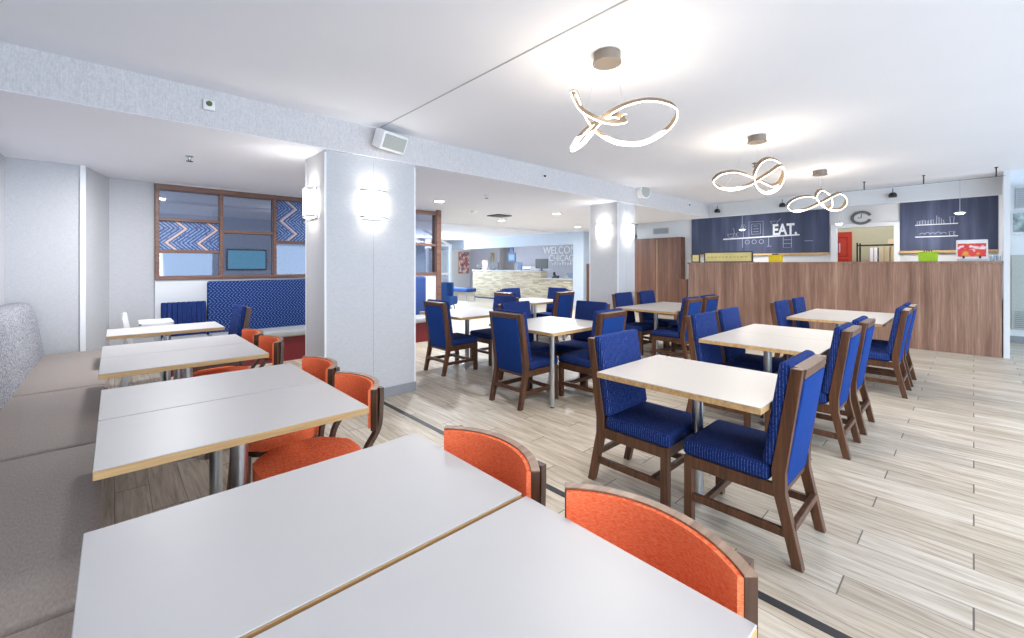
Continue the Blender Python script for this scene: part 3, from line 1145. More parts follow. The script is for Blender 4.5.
sprinkler('dark sprinkler head in the low ceiling over the banquette', 0.57, 5.52, LO, M['silver'])
sprinkler('dark sprinkler head in the low ceiling right of the nearest column', 4.39, 5.32, LO, M['silver'])
sprinkler('brass sprinkler head in the high ceiling behind the middle pendant', 6.61, 2.08, HI, M['champagne'])
sm = thing('smoke_detector', 'white smoke detector on the low ceiling beyond the nearest column', 'smoke detector', (5.5, 7.07, LO))
mb = MB()
mb.lathe([(0, 0), (0.07, 0), (0.07, -0.02), (0.055, -0.04), (0, -0.044)], seg=24)
mb.build('housing', M['white_plastic'], sm, smooth=40)
mb = MB()
mb.lathe([(0.058, -0.030), (0.068, -0.026), (0.066, -0.021)], seg=24)
mb.build('slot_ring', M['grey_vent'], sm)
vent('ceiling_vent', 'dark square air diffuser in the low ceiling toward the lobby', (6.2, 7.12, LO - 0.02), (6.62, 7.5, LO - 0.001), 2, 7, M['dark_metal'])

# things on the bulkhead
sp = thing('wall_speaker', 'white tilted box loudspeaker on the bulkhead above the nearest column', 'speaker', (2.10, VB - 0.012, 2.76))
xf = Matrix.Rotation(math.radians(16), 4, 'Z') @ Matrix.Rotation(math.radians(24), 4, 'X')
mb = MB()
mb.box((-0.17, -0.17, -0.095), (0.17, -0.03, 0.095), 0.014, 2, xf)
mb.build('cabinet', M['white_plastic'], sp, smooth=35)
mb = MB()
mb.box((-0.145, -0.176, -0.07), (0.145, -0.168, 0.07), 0.002, 1, xf)
mb.build('grille', M['speaker_cloth'], sp)
mb = MB()
mb.box((-0.03, -0.05, -0.03), (0.03, 0.012, 0.03))
mb.build('bracket', M['white_plastic'], sp)
sp = thing('wall_speaker', 'white rounded loudspeaker on the bulkhead above the second column', 'speaker', (7.25, VB - 0.004, 2.79))
mb = MB()
mb.cyl((0, 0.0, 0), (-0.03, -0.14, 0), 0.12, 0.135, 28)
mb.build('cabinet', M['white_plastic'], sp, smooth=40)
mb = MB()
mb.cyl((-0.03, -0.138, 0), (-0.033, -0.152, 0), 0.115, 0.105, 28)
mb.build('grille', M['speaker_cloth'], sp, smooth=40)
hs = thing('alarm_sounder', 'small cream alarm sounder on the bulkhead left of the nearest column', 'alarm', (0.565, VB - 0.001, 2.725))
mb = MB()
mb.box((-0.04, -0.035, -0.04), (0.04, 0, 0.04), 0.008, 2)
mb.build('housing', M['white_plastic'], hs)
mb = MB()
mb.cyl((0.0, -0.036, 0.01), (0.0, -0.05, 0.01), 0.022, 0.018, 16)
mb.build('lens', mat_plain('green_sensor_lens', srgb(90, 100, 50), 0.3), hs)
for lab, u, z in (('small dark sensor on the bulkhead between the two columns', 4.6, 2.72), ('small dark sensor on the bulkhead right of the second column', 9.3, 2.75)):
    r = thing('wall_sensor', lab, 'sensor', (u, VB - 0.001, z))
    mb = MB()
    mb.cyl((0, 0, 0), (0, -0.012, 0), 0.035, 0.03, 18)
    mb.build('plate', M['white_plastic'], r)
    mb = MB()
    mb.lathe([(0, -0.018), (0.014, -0.012), (0.018, 0), (0.014, 0.012), (0, 0.018)], (0, -0.02, 0), 14)
    mb.build('bulb', M['black'], r, smooth=60)

# cable lights along the soffit
ctk = thing('cable_rail', 'thin cable rail on short dark rods below the ceiling by the kitchen soffit', 'light rail', (9.48, 0.5, HI))
mb = MB()
mb.cyl((0, -0.84, -0.14), (0, 1.1, -0.14), 0.003, seg=6)
mb.build('cable', M['dark_metal'], ctk)
for v in (-0.75, 0.02, 0.76):
    mb = MB()
    mb.cyl((0, v, 0), (0, v, -0.145), 0.008, seg=8)
    mb.cyl((0, v, 0), (0, v, -0.012), 0.02, seg=12)
    mb.build('stand_off', M['black'], ctk)
for lab, v in (('black spot lamp at the left end of the kitchen soffit', 4.05), ('black spot lamp behind the farthest pendant on the kitchen soffit', 2.72), ('black spot lamp on the soffit above the pantry doorway', 0.97)):
    r = thing('spot_lamp', lab, 'spot lamp', (10.33, v, 2.69), 0, 'black spot lamps on the kitchen soffit')
    mb = MB()
    mb.lathe([(0, 0.05), (0.04, 0.04), (0.062, 0.0), (0.058, -0.04), (0, -0.045)], seg=20)
    mb.build('head', M['black'], r, smooth=40)
    mb = MB()
    mb.cyl((0, 0, 0.04), (0, 0, 0.12), 0.006, seg=8)
    mb.cyl((0, 0, 0.0), (0.07, 0, 0.0), 0.01, seg=8)
    mb.build('stem', M['dark_metal'], r)
for lab, u, v, z in (('small hanging disc lamp in front of the EAT chalkboard', 10.9, 3.70, 2.26), ('small hanging disc lamp left of the ring clock', 10.9, 1.85, 2.27), ('small hanging disc lamp in front of the right chalkboard', 10.35, 0.13, 2.29)):
    r = thing('disc_pendant', lab, 'pendant lamp', (u, v, z), 0, 'small disc pendants over the kitchen')
    top = HI - z
    mb = MB()
    mb.cyl((0, 0, 0.02), (0, 0, top), 0.004, seg=8)
    mb.build('cord', M['silver'], r)
    mb = MB()
    mb.lathe([(0, 0.03), (0.02, 0.028), (0.075, 0.006), (0.075, -0.002), (0, -0.002)], seg=24)
    mb.build('shade', M['white_plastic'], r, smooth=40)
    mb = MB()
    mb.lathe([(0, -0.003), (0.055, -0.003), (0.045, -0.018), (0, -0.022)], seg=20)
    mb.build('bulb', M['bulb'], r, smooth=40)


# ------------------------------------------------------------------ tables
def add_top(root, hx, hy, m, th=0.034):
    t = MB()
    t.box((-hx, -hy, 0.75 - 0.004), (hx, hy, 0.75), 0.0015)
    top = t.build('tabletop', m, root)
    e = MB()
    e.box((-hx - 0.0005, -hy - 0.0005, 0.75 - th), (hx + 0.0005, hy + 0.0005, 0.7455), 0.002)
    e.build('plywood_edge', M['ply'], root)
    return top


def post_table(name, label, loc, hx, hy, m, group, r=0.032, long_axis='x'):
    t = thing(name, label, 'table', loc, 0, group)
    add_top(t, hx, hy, m)
    p = MB()
    p.cyl((0, 0, 0.008), (0, 0, 0.70), r, seg=24)
    p.build('post', M['steel'], t, smooth=40)
    b = MB()
    q = 0.2
    b.box((-q, -0.025, 0.69), (q, 0.025, 0.716))
    b.box((-0.025, -q * 0.8, 0.69), (0.025, q * 0.8, 0.716))
    b.build('top_bracket', M['dark_metal'], t)
    f = MB()
    f.lathe([(0, 0), (0.075, 0), (0.075, 0.006), (r + 0.004, 0.012), (r, 0.016), (0, 0.016)], seg=28)
    f.build('floor_flange', M['steel'], t, smooth=40)
    return t


def four_leg_table(name, label, loc, hx, hy, m, group):
    t = thing(name, label, 'table', loc, 0, group)
    add_top(t, hx, hy, m)
    for sx in (-1, 1):
        for sy in (-1, 1):
            x, y = sx * (hx - 0.045), sy * (hy - 0.045)
            l = MB()
            l.cyl((x, y, 0.012), (x, y, 0.716), 0.026, seg=20)
            lg = l.build('leg', M['steel'], t, smooth=40)
            g = MB()
            g.cyl((x, y, 0), (x, y, 0.014), 0.022, seg=16)
            g.build('glide', M['black'], lg)
    return t


GB = 'white banquette tables along the grey bench'
banq = [
    ((0.41, 0.577), 'white laminate banquette table at the bottom of the photo, nearest the camera'),
    ((0.41, 1.205), 'white laminate banquette table directly behind the nearest one'),
    ((0.415, 2.25), 'third white banquette table from the camera, tan front edge fully visible'),
    ((0.415, 2.87), 'fourth white banquette table from the camera, before the two middle orange chairs'),
    ((0.395, 3.95), 'fifth white banquette table from the camera, tan front edge toward the camera'),
    ((0.395, 4.568), 'sixth white banquette table from the camera, narrow strip behind a seam'),
    ((0.41, 5.83), 'farthest white banquette table, beside the white high chair'),
]
for (u, v), lab in banq:
    post_table('banquette_table', lab, (u, v, 0), 0.467, 0.305, M['laminate'], GB)
GD = 'cream dining tables with navy chairs'
post_table('dining_table', 'single cream table nearest the camera among the navy chairs', (2.60, 1.135, 0), 0.385, 0.465, M['laminate_warm'], GD)
post_table('dining_table', 'near half of the double cream table in the middle right', (4.26, 1.235, 0), 0.37, 0.455, M['laminate_warm'], GD)
post_table('dining_table', 'far half of the double cream table in the middle right', (5.0, 1.235, 0), 0.365, 0.455, M['laminate_warm'], GD)
post_table('dining_table', 'near half of the double cream table closest to the walnut counter', (6.76, 1.155, 0), 0.39, 0.475, M['laminate_warm'], GD)
post_table('dining_table', 'far half of the double cream table closest to the walnut counter', (7.54, 1.155, 0), 0.385, 0.475, M['laminate_warm'], GD)
post_table('dining_table', 'near half of the double cream table in front of the second column', (6.22, 3.37, 0), 0.385, 0.48, M['laminate_warm'], GD)
post_table('dining_table', 'far half of the double cream table in front of the second column', (6.99, 3.37, 0), 0.38, 0.48, M['laminate_warm'], GD)
four_leg_table('square_table', 'square cream table with slim round legs in the middle of the room', (3.68, 3.29, 0), 0.53, 0.49, M['laminate_warm'], GD)
four_leg_table('square_table', 'small square cream table farthest away, toward the reception desk', (5.88, 5.72, 0), 0.44, 0.47, M['laminate_warm'], GD)
post_table('square_table', 'square cream table just right of the nearest column', (3.70, 4.92, 0), 0.48, 0.50, M['laminate_warm'], GD)


# ------------------------------------------------------------------ navy chair
def make_chair():
    """faces +y; footprint rear feet y=-0.28, front y=+0.28"""
    r = empty('dining_chair')
    W2 = 0.237
    for s in (-1, 1):
        f = MB()
        x0, x1 = sorted((s * W2, s * (W2 - 0.045)))
        f.prism([(x0, 0.216), (x1, 0.216), (x1, 0.258), (x0, 0.258)], 2, 0.0, 0.37, 0.003, 1)
        f.build('leg', M['walnut'], r)
        b = MB()
        b.prism([(-0.302, 0.0), (-0.258, 0.0), (-0.18, 0.33), (-0.172, 0.44), (-0.252, 0.935), (-0.303, 0.935), (-0.228, 0.43), (-0.232, 0.33)], 0, x0, x1, 0.003, 1)
        b.build('leg', M['walnut'], r)
        st = MB()
        st.box((min(s * (W2 - 0.008), s * (W2 - 0.036)), -0.235, 0.125), (max(s * (W2 - 0.008), s * (W2 - 0.036)), 0.22, 0.165), 0.003)
        st.build('stretcher', M['walnut'], r)
    for y, z in ((0.15, 0.13), (-0.255, 0.16)):
        st = MB()
        st.box((-W2 + 0.03, y - 0.014, z), (W2 - 0.03, y + 0.014, z + 0.035), 0.003)
        st.build('stretcher', M['walnut'], r)
    a = MB()
    for s in (-1, 1):
        x0, x1 = sorted((s * (W2 - 0.004), s * (W2 - 0.03)))
        a.box((x0, -0.19, 0.305), (x1, 0.225, 0.368), 0.002)
    a.box((-W2 + 0.04, 0.228, 0.305), (W2 - 0.04, 0.252, 0.368), 0.002)
    a.box((-W2 + 0.04, -0.215, 0.305), (W2 - 0.04, -0.19, 0.368), 0.002)
    a.build('apron', M['walnut'], r)
    c = MB()
    vs = c.box((-W2 - 0.003, -0.165, 0.368), (W2 + 0.003, 0.270, 0.452), 0.026, 3)
    for v in vs:
        if v.co.z > 0.42:
            v.co.z += 0.014 * (1 - (v.co.x / 0.24) ** 2) * (1 - ((v.co.y - 0.06) / 0.24) ** 2)
    c.build('seat_cushion', M['navy'], r, smooth=50)
    # backrest: frame rails, front cushion, rear panel, all leaning back
    an = math.atan2(0.079, 0.5)
    xf = Matrix.Translation((0, -0.2, 0.43)) @ Matrix.Rotation(an, 4, 'X')
    t = MB()
    t.box((-W2 + 0.04, -0.030, 0.465), (W2 - 0.04, 0.026, 0.512), 0.002, 1, xf)
    t.build('top_rail', M['walnut'], r)
    t = MB()
    t.box((-W2 + 0.04, -0.024, -0.125), (W2 - 0.04, 0.008, -0.098), 0.002, 1, xf)
    t.build('bottom_rail', M['walnut'], r)
    p = MB()
    p.box((-W2 + 0.047, -0.034, -0.095), (W2 - 0.047, 0.0, 0.462), 0.008, 2, xf)
    p.build('back_panel', M['navy_lit_back'], r, smooth=50)
    q = MB()
    q.box((-W2 + 0.002, 0.024, 0.01), (W2 - 0.002, 0.078, 0.525), 0.02, 3, xf)
    q.build('back_cushion', M['navy'], r, smooth=50)
    return r


CH = make_chair()
first = [True]
GN = 'navy upholstered dining chairs'
FY, FYN, FX, FXN = 0.0, PI, -PI / 2, PI / 2     # facing +v, -v, +u, -u


def chair(label, u, v, rz):
    """u, v of the middle of the rear feet"""
    o = CH if first[0] else copy_tree(CH)
    first[0] = False
    d = Vector((-math.sin(rz), math.cos(rz), 0)) * 0.28
    o.location = (u + d.x, v + d.y, 0)
    o.rotation_euler = (0, 0, rz)
    tag(o, label, 'chair', GN)
    return o


chair('navy chair nearest the camera, back turned to the right, at the single cream table', 2.555, 0.55, FY)
chair('navy chair facing right at the left end of the nearest cream table', 2.545, 1.72, FYN)
chair('navy chair at the right end of the middle double table, nearer of the pair', 4.15, 0.62, FY)
chair('navy chair at the right end of the middle double table, farther of the pair', 4.82, 0.615, FY)
chair('navy chair at the left end of the middle double table, nearer of the pair', 4.20, 1.83, FYN)
chair('navy chair at the left end of the middle double table, farther of the pair', 4.86, 1.84, FYN)
chair('navy chair before the walnut counter, near one of the pair at the right table end', 6.39, 0.48, FY)
chair('navy chair before the walnut counter, far one of the pair at the right table end', 7.04, 0.48, FY)
chair('navy chair at the left end of the table by the counter, nearer of the pair', 6.41, 1.75, FYN)
chair('navy chair at the left end of the table by the counter, farther of the pair', 7.20, 1.75, FYN)
chair('navy chair right of the table by the second column, nearer of two', 6.13, 2.72, FY)
chair('navy chair right of the table by the second column, farther of two', 6.77, 2.74, FY)
chair('navy chair left of the table by the second column, nearer of two', 6.30, 4.06, FYN)
chair('navy chair beside the second column, farther of the pair at its table', 7.06, 4.06, FYN)
chair('navy chair seen from behind, left side of the square table with slim legs', 2.91, 3.225, FX)
chair('navy chair with its pale top rail behind the nearest single table, at the square table', 3.77, 2.52, FY)
chair('navy chair on the far right side of the square table, facing the camera', 4.52, 3.31, FXN)
chair('navy chair on the far left side of the square table, back cushion toward the camera', 3.72, 3.98, FYN)
chair('dark navy chair beside the nearest column, seen from behind', 3.08, 4.81, FX)
chair('navy chair across the table from the chair beside the nearest column', 4.40, 4.83, FXN)
chair('navy chair nearest us at the farthest square table, seen from behind at its right', 5.95, 4.98, FY)
chair('navy chair at the far right side of the farthest square table', 6.72, 5.80, FXN)
chair('navy chair at the far left side of the farthest square table', 5.86, 6.38, FYN)
chair('navy chair with brown top rail at the left side of the farthest square table', 5.02, 5.62, FX)
chair('navy chair at the end of the farthest banquette table, before the zigzag booth', 1.12, 5.80, FXN)


# ------------------------------------------------------------------ orange bentwood chair
def make_orange():
    """faces -x (towards the bench); chord of the curved back at x=0, bulging to +x"""
    r = empty('bentwood_chair')
    R_ = 0.345
    half = math.asin(0.238 / R_)
    xc = 0.105 - R_

    def arc(rad, n=20, h=half):
        return [(xc + rad * math.cos(-h + 2 * h * i / n), rad * math.sin(-h + 2 * h * i / n)) for i in range(n + 1)]
    z0, z1 = 0.60, 0.802
    sh_ = MB()
    sh_.use(M['walnut_dark'])
    outer, inner = arc(R_ + 0.014), arc(R_ - 0.012)
    sh_.prism(outer + inner[::-1], 2, z0, z1)
    sh_.build('back_shell', None, r, smooth=30)
    cp = MB()
    cp.prism(arc(R_ + 0.0145) + arc(R_ - 0.0125)[::-1], 2, z1, z1 + 0.004)
    cp.build('top_edge', M['walnut_lit_top'], r, smooth=30)
    pd = MB()
    h2 = half - 0.006
    pd.prism(arc(R_ - 0.012, 20, h2) + arc(R_ - 0.026, 20, h2)[::-1], 2, z0 + 0.012, z1 - 0.001, 0.003, 2)
    pd.build('back_cushion', M['orange'], r, smooth=50)
    # round-fronted seat
    st = MB()
    out = []
    for i in range(40):
        a = 2 * PI * i / 40
        c, s = math.cos(a), math.sin(a)
        out.append((-0.215 + 0.235 * math.copysign(abs(c) ** 0.75, c), 0.225 * math.copysign(abs(s) ** 0.75, s)))
    st.prism(out, 2, 0.405, 0.47, 0.022, 3)
    st.build('seat_cushion', M['orange'], r, smooth=50)
    rim = MB()
    rim.prism([(x * 0.96 - 0.008, y * 0.96) for x, y in out], 2, 0.375, 0.405, 0.004, 1)
    rim.build('seat_frame', M['walnut_dark'], r, smooth=40)
    for s in (-1, 1):
        lg = MB()
        y = s * 0.206
        P = catmull([(0.064, y, 0.800), (0.063, y, 0.72), (0.05, y, 0.60), (-0.012, y, 0.50), (-0.03, y, 0.40), (-0.022, y, 0.28), (0.02, y, 0.12), (0.06, y, 0.0)], False, 5)
        lg.sweep(P, (0.022, 0.034), (0, 1, 0))
        lg.build('leg', M['walnut_dark'], r)
        lg = MB()
        P = catmull([(-0.40, s * 0.165, 0.39), (-0.41, s * 0.172, 0.2), (-0.425, s * 0.18, 0.0)], False, 5)
        lg.sweep(P, (0.034, 0.034), (0, 1, 0))
        lg.build('leg', M['walnut_dark'], r)
    return r


OC = make_orange()
ofirst = [True]
for u, v, rz, lab in (
        (0.912, 0.535, 0.0, 'orange bentwood chair closest to the camera, largest curved back'),
        (0.91, 1.125, 0.0, 'orange bentwood chair second from the camera, at the upper corner of the front tables'),
        (0.925, 2.25, 0.0, 'orange bentwood chair in front of the column baseboard, nearer of the middle pair'),
        (0.925, 2.83, 0.0, 'orange bentwood chair before the column corner, farther of the middle pair'),
        (0.925, 4.0, 0.0, 'orange bentwood chair of the distant pair, the one nearer the camera'),
        (0.90, 4.54, 0.0, 'orange bentwood chair farthest from the camera, before the zigzag booth')):
    o = OC if ofirst[0] else copy_tree(OC)
    ofirst[0] = False
    o.location = (u, v, 0)
    o.rotation_euler = (0, 0, rz)
    tag(o, lab, 'chair', 'orange bentwood chairs at the banquette tables')


# ------------------------------------------------------------------ grey banquette
def bench(v0, v1, lab):
    r = thing('banquette_bench', lab, 'bench', (-0.4, (v0 + v1) / 2, 0), 0, 'grey banquette bench sections')
    h = (v1 - v0) / 2 - 0.004
    b = MB()
    b.box((-0.34, -h, 0), (0.27, h, 0.30))
    b.build('base', M['bench_dark'], r)
    s = MB()
    vs = s.box((-0.20, -h, 0.30), (0.36, h, 0.455), 0.035, 4)
    for v in vs:
        if v.co.z > 0.42:
            v.co.z += 0.02 * (1 - min(1, abs(v.co.x - 0.08) / 0.29) ** 2) * (1 - min(1, abs(v.co.y) / h) ** 4)
    s.build('seat_cushion', M['leather'], r, smooth=50)
    k = MB()
    prof = [(-0.43, 0.30), (-0.13, 0.30), (-0.155, 0.46), (-0.175, 0.62), (-0.195, 0.78), (-0.218, 0.90), (-0.24, 0.97), (-0.275, 1.015), (-0.32, 1.03), (-0.38, 1.025), (-0.43, 1.01)]
    k.prism(prof, 1, -h, h, 0.018, 3)
    k.build('backrest', M['tweed'], r, smooth=40)
    return r


bench(0.2 - 1.53 + 1.53, 1.735, 'grey banquette bench section at the lower left corner, nearest the camera')
bench(1.735, 3.27, 'grey banquette bench section beside the third and fourth white tables')
bench(3.27, 4.80, 'grey banquette bench section beside the fifth white table')
bench(4.80, 6.80, 'grey banquette bench section farthest away, against the woven end wall')


# ------------------------------------------------------------------ blue booth under the window
bo = thing('booth_bench', 'long booth with tall blue zigzag backrest under the interior window', 'booth', (2.75, 7.2, 0))
mb = MB()
mb.box((-1.78, 0.16, 0.42), (1.78, 0.29, 1.19), 0.03, 3)
mb.build('backrest', M['zigzag'], bo, smooth=50)
mb = MB()
mb.box((-1.78, -0.33, 0.36), (1.78, 0.17, 0.455), 0.025, 3)
mb.build('seat_cushion', M['grey_seat'], bo, smooth=50)
mb = MB()
mb.box((-1.75, -0.28, 0.0), (1.75, 0.25, 0.36))
mb.build('base', M['red_vinyl'], bo)
mb = MB()
mb.box((1.75, -0.30, 0.0), (1.785, 0.25, 0.36), 0.003)
mb.build('end_panel', M['walnut'], bo)
mb = MB()
mb.box((-1.785, -0.30, 0.0), (-1.75, 0.25, 0.36), 0.003)
mb.build('end_panel', M['walnut'], bo)
lb = thing('booth_bench', 'short booth section with a low ribbed navy backrest in the corner', 'booth', (0.71, 7.2, 0))
mb = MB()
for k in range(9):
    mb.box((-0.25 + k * 0.0545, 0.16, 0.42), (-0.25 + k * 0.0545 + 0.0545, 0.28, 0.91), 0.012, 2)
mb.build('backrest', M['navy'], lb, smooth=50)
mb = MB()
mb.box((-0.25, -0.33, 0.36), (0.245, 0.17, 0.455), 0.025, 3)
mb.build('seat_cushion', M['grey_seat'], lb, smooth=50)
mb = MB()
mb.box((-0.24, -0.28, 0.0), (0.24, 0.25, 0.36))
mb.build('base', M['red_vinyl'], lb)

# ------------------------------------------------------------------ white high chair
hc = thing('high_chair', 'white high chair with tray behind the farthest banquette table', 'high chair', (0.14, 6.42, 0))
for s in (-1, 1):
    mb = MB()
    mb.sweep([Vector((-0.06, s * 0.20, 0.87)), Vector((0.0, s * 0.2, 0.5)), Vector((-0.08, s * 0.22, 0.0))], (0.045, 0.03), (0, 1, 0))
    mb.build('leg', M['white_plastic'], hc)
    mb = MB()
    mb.sweep([Vector((0.20, s * 0.20, 0.70)), Vector((0.22, s * 0.20, 0.5)), Vector((0.30, s * 0.22, 0.0))], (0.045, 0.03), (0, 1, 0))
    mb.build('leg', M['white_plastic'], hc)
    mb = MB()
    mb.box((-0.02, s * 0.2 - 0.014, 0.62), (0.24, s * 0.2 + 0.014, 0.66), 0.004)
    mb.build('arm_rail', M['white_plastic'], hc)
mb = MB()
mb.box((-0.075, -0.19, 0.55), (-0.045, 0.19, 0.88), 0.012, 2)
mb.build('backrest', M['white_plastic'], hc)
mb = MB()
mb.box((-0.03, -0.19, 0.47), (0.23, 0.19, 0.50), 0.008, 2)
mb.build('seat', M['white_plastic'], hc)
mb = MB()
mb.box((0.06, -0.235, 0.735), (0.36, 0.235, 0.755), 0.008, 2)
for lo, hi in (((0.06, -0.235, 0.755), (0.36, -0.22, 0.775)), ((0.06, 0.22, 0.755), (0.36, 0.235, 0.775)), ((0.345, -0.235, 0.755), (0.36, 0.235, 0.775)), ((0.06, -0.235, 0.755), (0.075, 0.235, 0.775))):
    mb.box(lo, hi)
for s in (-1, 1):
    mb.box((0.17, s * 0.2 - 0.014, 0.66), (0.23, s * 0.2 + 0.014, 0.735))
mb.build('tray', M['white_plastic'], hc)

# ------------------------------------------------------------------ reception
rc = thing('reception_desk', 'stone-clad reception desk at the back of the lobby', 'desk', (11.55, 12.2, 0))
mb = MB()
mb.box((0, -1.35, 0.06), (0.35, 2.75, 1.17))
mb.box((0, -2.85, 0.06), (0.6, -1.35, 0.90))
mb.build('stone_front', M['stone'], rc)
mb = MB()
mb.box((-0.04, -1.38, 1.17), (0.40, 2.8, 1.215), 0.004)
mb.box((-0.04, -2.87, 0.90), (0.65, -1.38, 0.945), 0.004)
mb.build('counter_top', M['grey_vent'], rc)
mb = MB()
mb.box((0.02, -2.8, 0.0), (0.3, 2.7, 0.06))
mb.build('plinth', M['pond_blue'], rc)


def sign_text(body, v, z, size, sx):
    me = text_mesh(body, size, 0.02)
    me.materials.append(M['sign_white'])
    o = bpy.data.objects.new('wall_lettering', me)
    COL.objects.link(o)
    o.rotation_euler = (PI / 2, 0, -PI / 2)
    o.location = (14.488, v, z)
    o.scale = (sx, 1, 1)
    return o


tag(sign_text('WELCOME', 13.45, 1.93, 0.47, 0.95), 'white raised WELCOME lettering on the reception wall', 'sign')
tag(sign_text('CHICAGO', 13.10, 1.60, 0.40, 0.95), 'smaller raised lettering line below WELCOME on the reception wall', 'sign')
dots = MB()
v = 12.95
for k in range(9):
    h = 0.10 + 0.06 * ((k * 5) % 3) / 2
    dots.box((14.478, v - 0.09, 1.42), (14.5, v - 0.03, 1.42 + h))
    dots.box((14.478, v - 0.12, 1.42 + h * 0.5), (14.5, v - 0.02, 1.42 + h * 0.5 + 0.03))
    v -= 0.15
tag(dots.build('wall_lettering', M['sign_white']), 'lowest and smallest line of raised lettering on the reception wall', 'sign')

hb = thing('hanging_sign', 'blue vertical sign hanging over the reception desk', 'sign', (12.3, 13.25, 0))
mb = MB()
mb.box((0, -0.12, 1.95), (0.03, 0.12, 2.30), 0.004)
mb.box((0, -0.24, 1.52), (0.03, 0.24, 1.95), 0.004)
mb.build('panel', M['pond_blue'], hb)
mb = MB()
mb.box((-0.004, -0.15, 1.62), (0, 0.15, 1.85))
mb.build('emblem', mat_plain('pale_blue_emblem', srgb(92, 140, 190), 0.4), hb)
mb = MB()
for s in (-0.1, 0.1):
    mb.cyl((0.015, s, 2.3), (0.015, s, LO), 0.005, seg=6)
mb.build('cable', M['silver'], hb)


def monitor(label, loc, w, h):
    r = thing('computer_monitor', label, 'monitor', loc)
    a = MB()
    a.box((-0.015, -w / 2, 0.08), (0.02, w / 2, 0.08 + h), 0.006)
    a.build('screen', M['black'], r)
    b = MB()
    b.box((-0.08, -0.1, 0), (0.08, 0.1, 0.012), 0.003)
    b.box((-0.01, -0.03, 0.012), (0.02, 0.03, 0.1))
    b.build('stand', M['black'], r)
    return r


monitor('black monitor at the right end of the tall reception counter', (11.75, 11.0, 1.215), 0.62, 0.36)
monitor('small black monitor in the middle of the reception counter', (11.78, 13.75, 1.215), 0.5, 0.24)
monitor('small black monitor at the left end of the reception counter', (11.78, 14.72, 1.215), 0.32, 0.18)
for lab, v, z, w, h, m in (('blue brochure stand on the reception counter below the hanging sign', 12.15, 1.215, 0.26, 0.32, 'pond_blue'), ('white card holder with coloured prints on the reception counter', 14.3, 1.215, 0.34, 0.42, 'painting')):
    r = thing('brochure_stand', lab, 'stand', (11.72, v, z))
    mb = MB()
    mb.box((-0.012, -w / 2, 0.01), (0.012, w / 2, h), 0.003)
    mb.build('card', M[m], r)
    mb = MB()
    mb.box((-0.05, -w / 2, 0), (0.06, w / 2, 0.012))
    mb.build('foot', M['white_plastic'], r)
pr = thing('desk_printer', 'white printer with dark tray on the reception counter', 'printer', (11.75, 11.65, 1.215))
mb = MB()
mb.box((-0.14, -0.24, 0.0), (0.14, 0.24, 0.15), 0.02, 2)
mb.build('housing', M['white_plastic'], pr)
mb = MB()
mb.box((-0.17, -0.19, 0.03), (-0.13, 0.19, 0.06))
mb.build('tray', M['dark_metal'], pr)
ph = thing('desk_phone', 'black desk telephone on the low end of the reception desk', 'phone', (11.8, 10.35, 0.945))
mb = MB()
mb.prism([(-0.1, 0), (0.1, 0), (0.1, 0.1), (-0.1, 0.04)], 1, -0.1, 0.1, 0.006)
mb.build('base', M['black'], ph)
mb = MB()
mb.box((-0.03, 0.04, 0.09), (0.05, 0.1, 0.22), 0.012, 2)
mb.build('handset', M['black'], ph)
bw = thing('glass_bowl', 'pale glass bowl on the low end of the reception desk', 'bowl', (11.85, 9.65, 0.945))
mb = MB()
mb.lathe([(0, 0), (0.07, 0), (0.15, 0.10), (0.17, 0.2), (0.16, 0.2), (0.14, 0.11), (0.06, 0.015), (0, 0.015)], seg=24)
mb.build('bowl', M['clear'], bw, smooth=40)
mb = MB()
mb.lathe([(0, 0.0), (0.05, 0.0), (0.05, 0.006), (0, 0.006)], seg=20)
mb.build('base', M['white_plastic'], bw)


def painting(label, loc, w, h, axis, m):
    r = thing('wall_painting', label, 'picture', loc)
    f = MB()
    if axis == 0:
        f.box((-0.03, -w / 2, -h / 2), (0, w / 2, h / 2), 0.004)
        p = MB()
        p.box((-0.034, -w / 2 + 0.03, -h / 2 + 0.03), (-0.03, w / 2 - 0.03, h / 2 - 0.03))
    else:
        f.box((-w / 2, -0.03, -h / 2), (w / 2, 0, h / 2), 0.004)
        p = MB()
        p.box((-w / 2 + 0.03, -0.034, -h / 2 + 0.03), (w / 2 - 0.03, -0.03, h / 2 - 0.03))
    f.build('frame', M['carton'], r)
    p.build('canvas', m, r)


painting('orange and white abstract painting at the end of the lobby corridor', (14.05, 19.0, 1.55), 0.75, 1.2, 1, M['painting'])
painting('small dark picture on the wall behind the reception desk', (14.5, 17.05, 1.85), 0.36, 0.5, 0, M['grey_photo'])
wdr = thing('wooden_door', 'brown wooden door leaf between the reception wall and the second column', 'door', (11.6, 7.95, 0))
mb = MB()
mb.box((0, 0, 0.01), (0.05, 0.85, 1.36 + 0.1), 0.003)
mb.build('leaf', M['cabinet_wood'], wdr)
mb = MB()
mb.cyl((-0.04, 0.12, 0.95), (0.0, 0.12, 0.95), 0.012, seg=10)
mb.cyl((-0.04, 0.12, 0.95), (-0.04, 0.24, 0.95), 0.01, seg=10)
mb.build('handle', M['steel'], wdr)

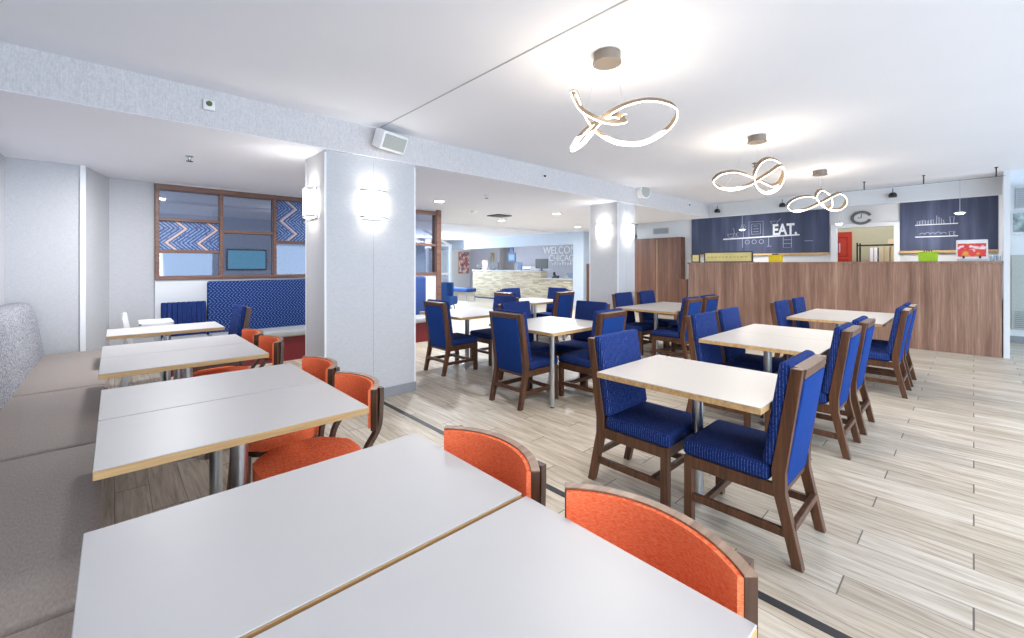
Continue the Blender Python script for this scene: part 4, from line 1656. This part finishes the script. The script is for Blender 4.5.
# lobby seats and entrance
lc = thing('lounge_chair', 'blue tub chair in the lobby beside the wooden window partition', 'chair', (7.75, 11.4, 0), 0.6)
mb = MB()
mb.box((-0.3, -0.28, 0.16), (0.3, 0.28, 0.43), 0.05, 3)
mb.build('seat', M['lobby_blue'], lc, smooth=50)
mb = MB()
arc_o = [(0.34 * math.cos(t), 0.36 * math.sin(t)) for t in [-0.35 + (PI + 0.7) * i / 16 for i in range(17)]]
arc_i = [(0.26 * math.cos(t), 0.28 * math.sin(t)) for t in [-0.35 + (PI + 0.7) * i / 16 for i in range(17)]]
mb.prism(arc_o + arc_i[::-1], 2, 0.2, 0.86, 0.02, 2)
mb.build('backrest', M['lobby_blue'], lc, smooth=50)
for sx in (-1, 1):
    for sy in (-1, 1):
        mb = MB()
        mb.cyl((sx * 0.2, sy * 0.2, 0), (sx * 0.18, sy * 0.18, 0.17), 0.015, 0.022, 10)
        mb.build('leg', M['walnut_dark'], lc)
lbn = thing('lobby_bench', 'low blue upholstered bench against the reception side of the lobby', 'bench', (10.5, 14.35, 0))
mb = MB()
mb.box((-0.25, -0.68, 0.34), (0.25, 0.68, 0.48), 0.03, 3)
mb.build('seat', M['lobby_blue'], lbn, smooth=50)
for sx in (-1, 1):
    for sy in (-1, 1):
        mb = MB()
        mb.box((sx * 0.2 - 0.02, sy * 0.6 - 0.02, 0), (sx * 0.2 + 0.02, sy * 0.6 + 0.02, 0.34))
        mb.build('leg', M['silver'], lbn)
ent = tag(empty('window_2', (0, 0, 0)), kind='structure')
mb = MB()
for u in (5.41, 6.4, 7.4):
    mb.box((u, 12.0, 0.352), (u + 0.07, 12.08, 2.12))
mb.box((5.4, 12.003, 2.05), (8.3, 12.077, 2.117))
mb.box((5.4, 12.003, 1.1), (8.3, 12.077, 1.16))
mb.box((8.3, 12.0, 0), (8.38, 12.08, 2.12))
for u in (5.4, 6.4, 7.4):
    mb.sweep([Vector((u + 0.9, 12.04, 2.1)), Vector((u - 0.1, 12.04, LO))], (0.06, 0.06), (0, 1, 0))
mb.build('frame', M['trim'], ent)
mb = MB()
mb.box((5.4, 12.035, 0.4), (8.3, 12.045, 2.05))
mb.build('pane', M['clear'], ent)

tv = thing('wall_screen', 'teal screen on the wall behind the interior window', 'screen', (2.35, 11.98, 1.55))
mb = MB()
mb.box((-0.42, -0.05, -0.25), (0.42, 0, 0.25), 0.01)
mb.build('casing', M['black'], tv)
mb = MB()
mb.box((-0.39, -0.056, -0.22), (0.39, -0.05, 0.22))
mb.build('display', mat_emit('teal_display', srgb(90, 160, 180), 0.25), tv)
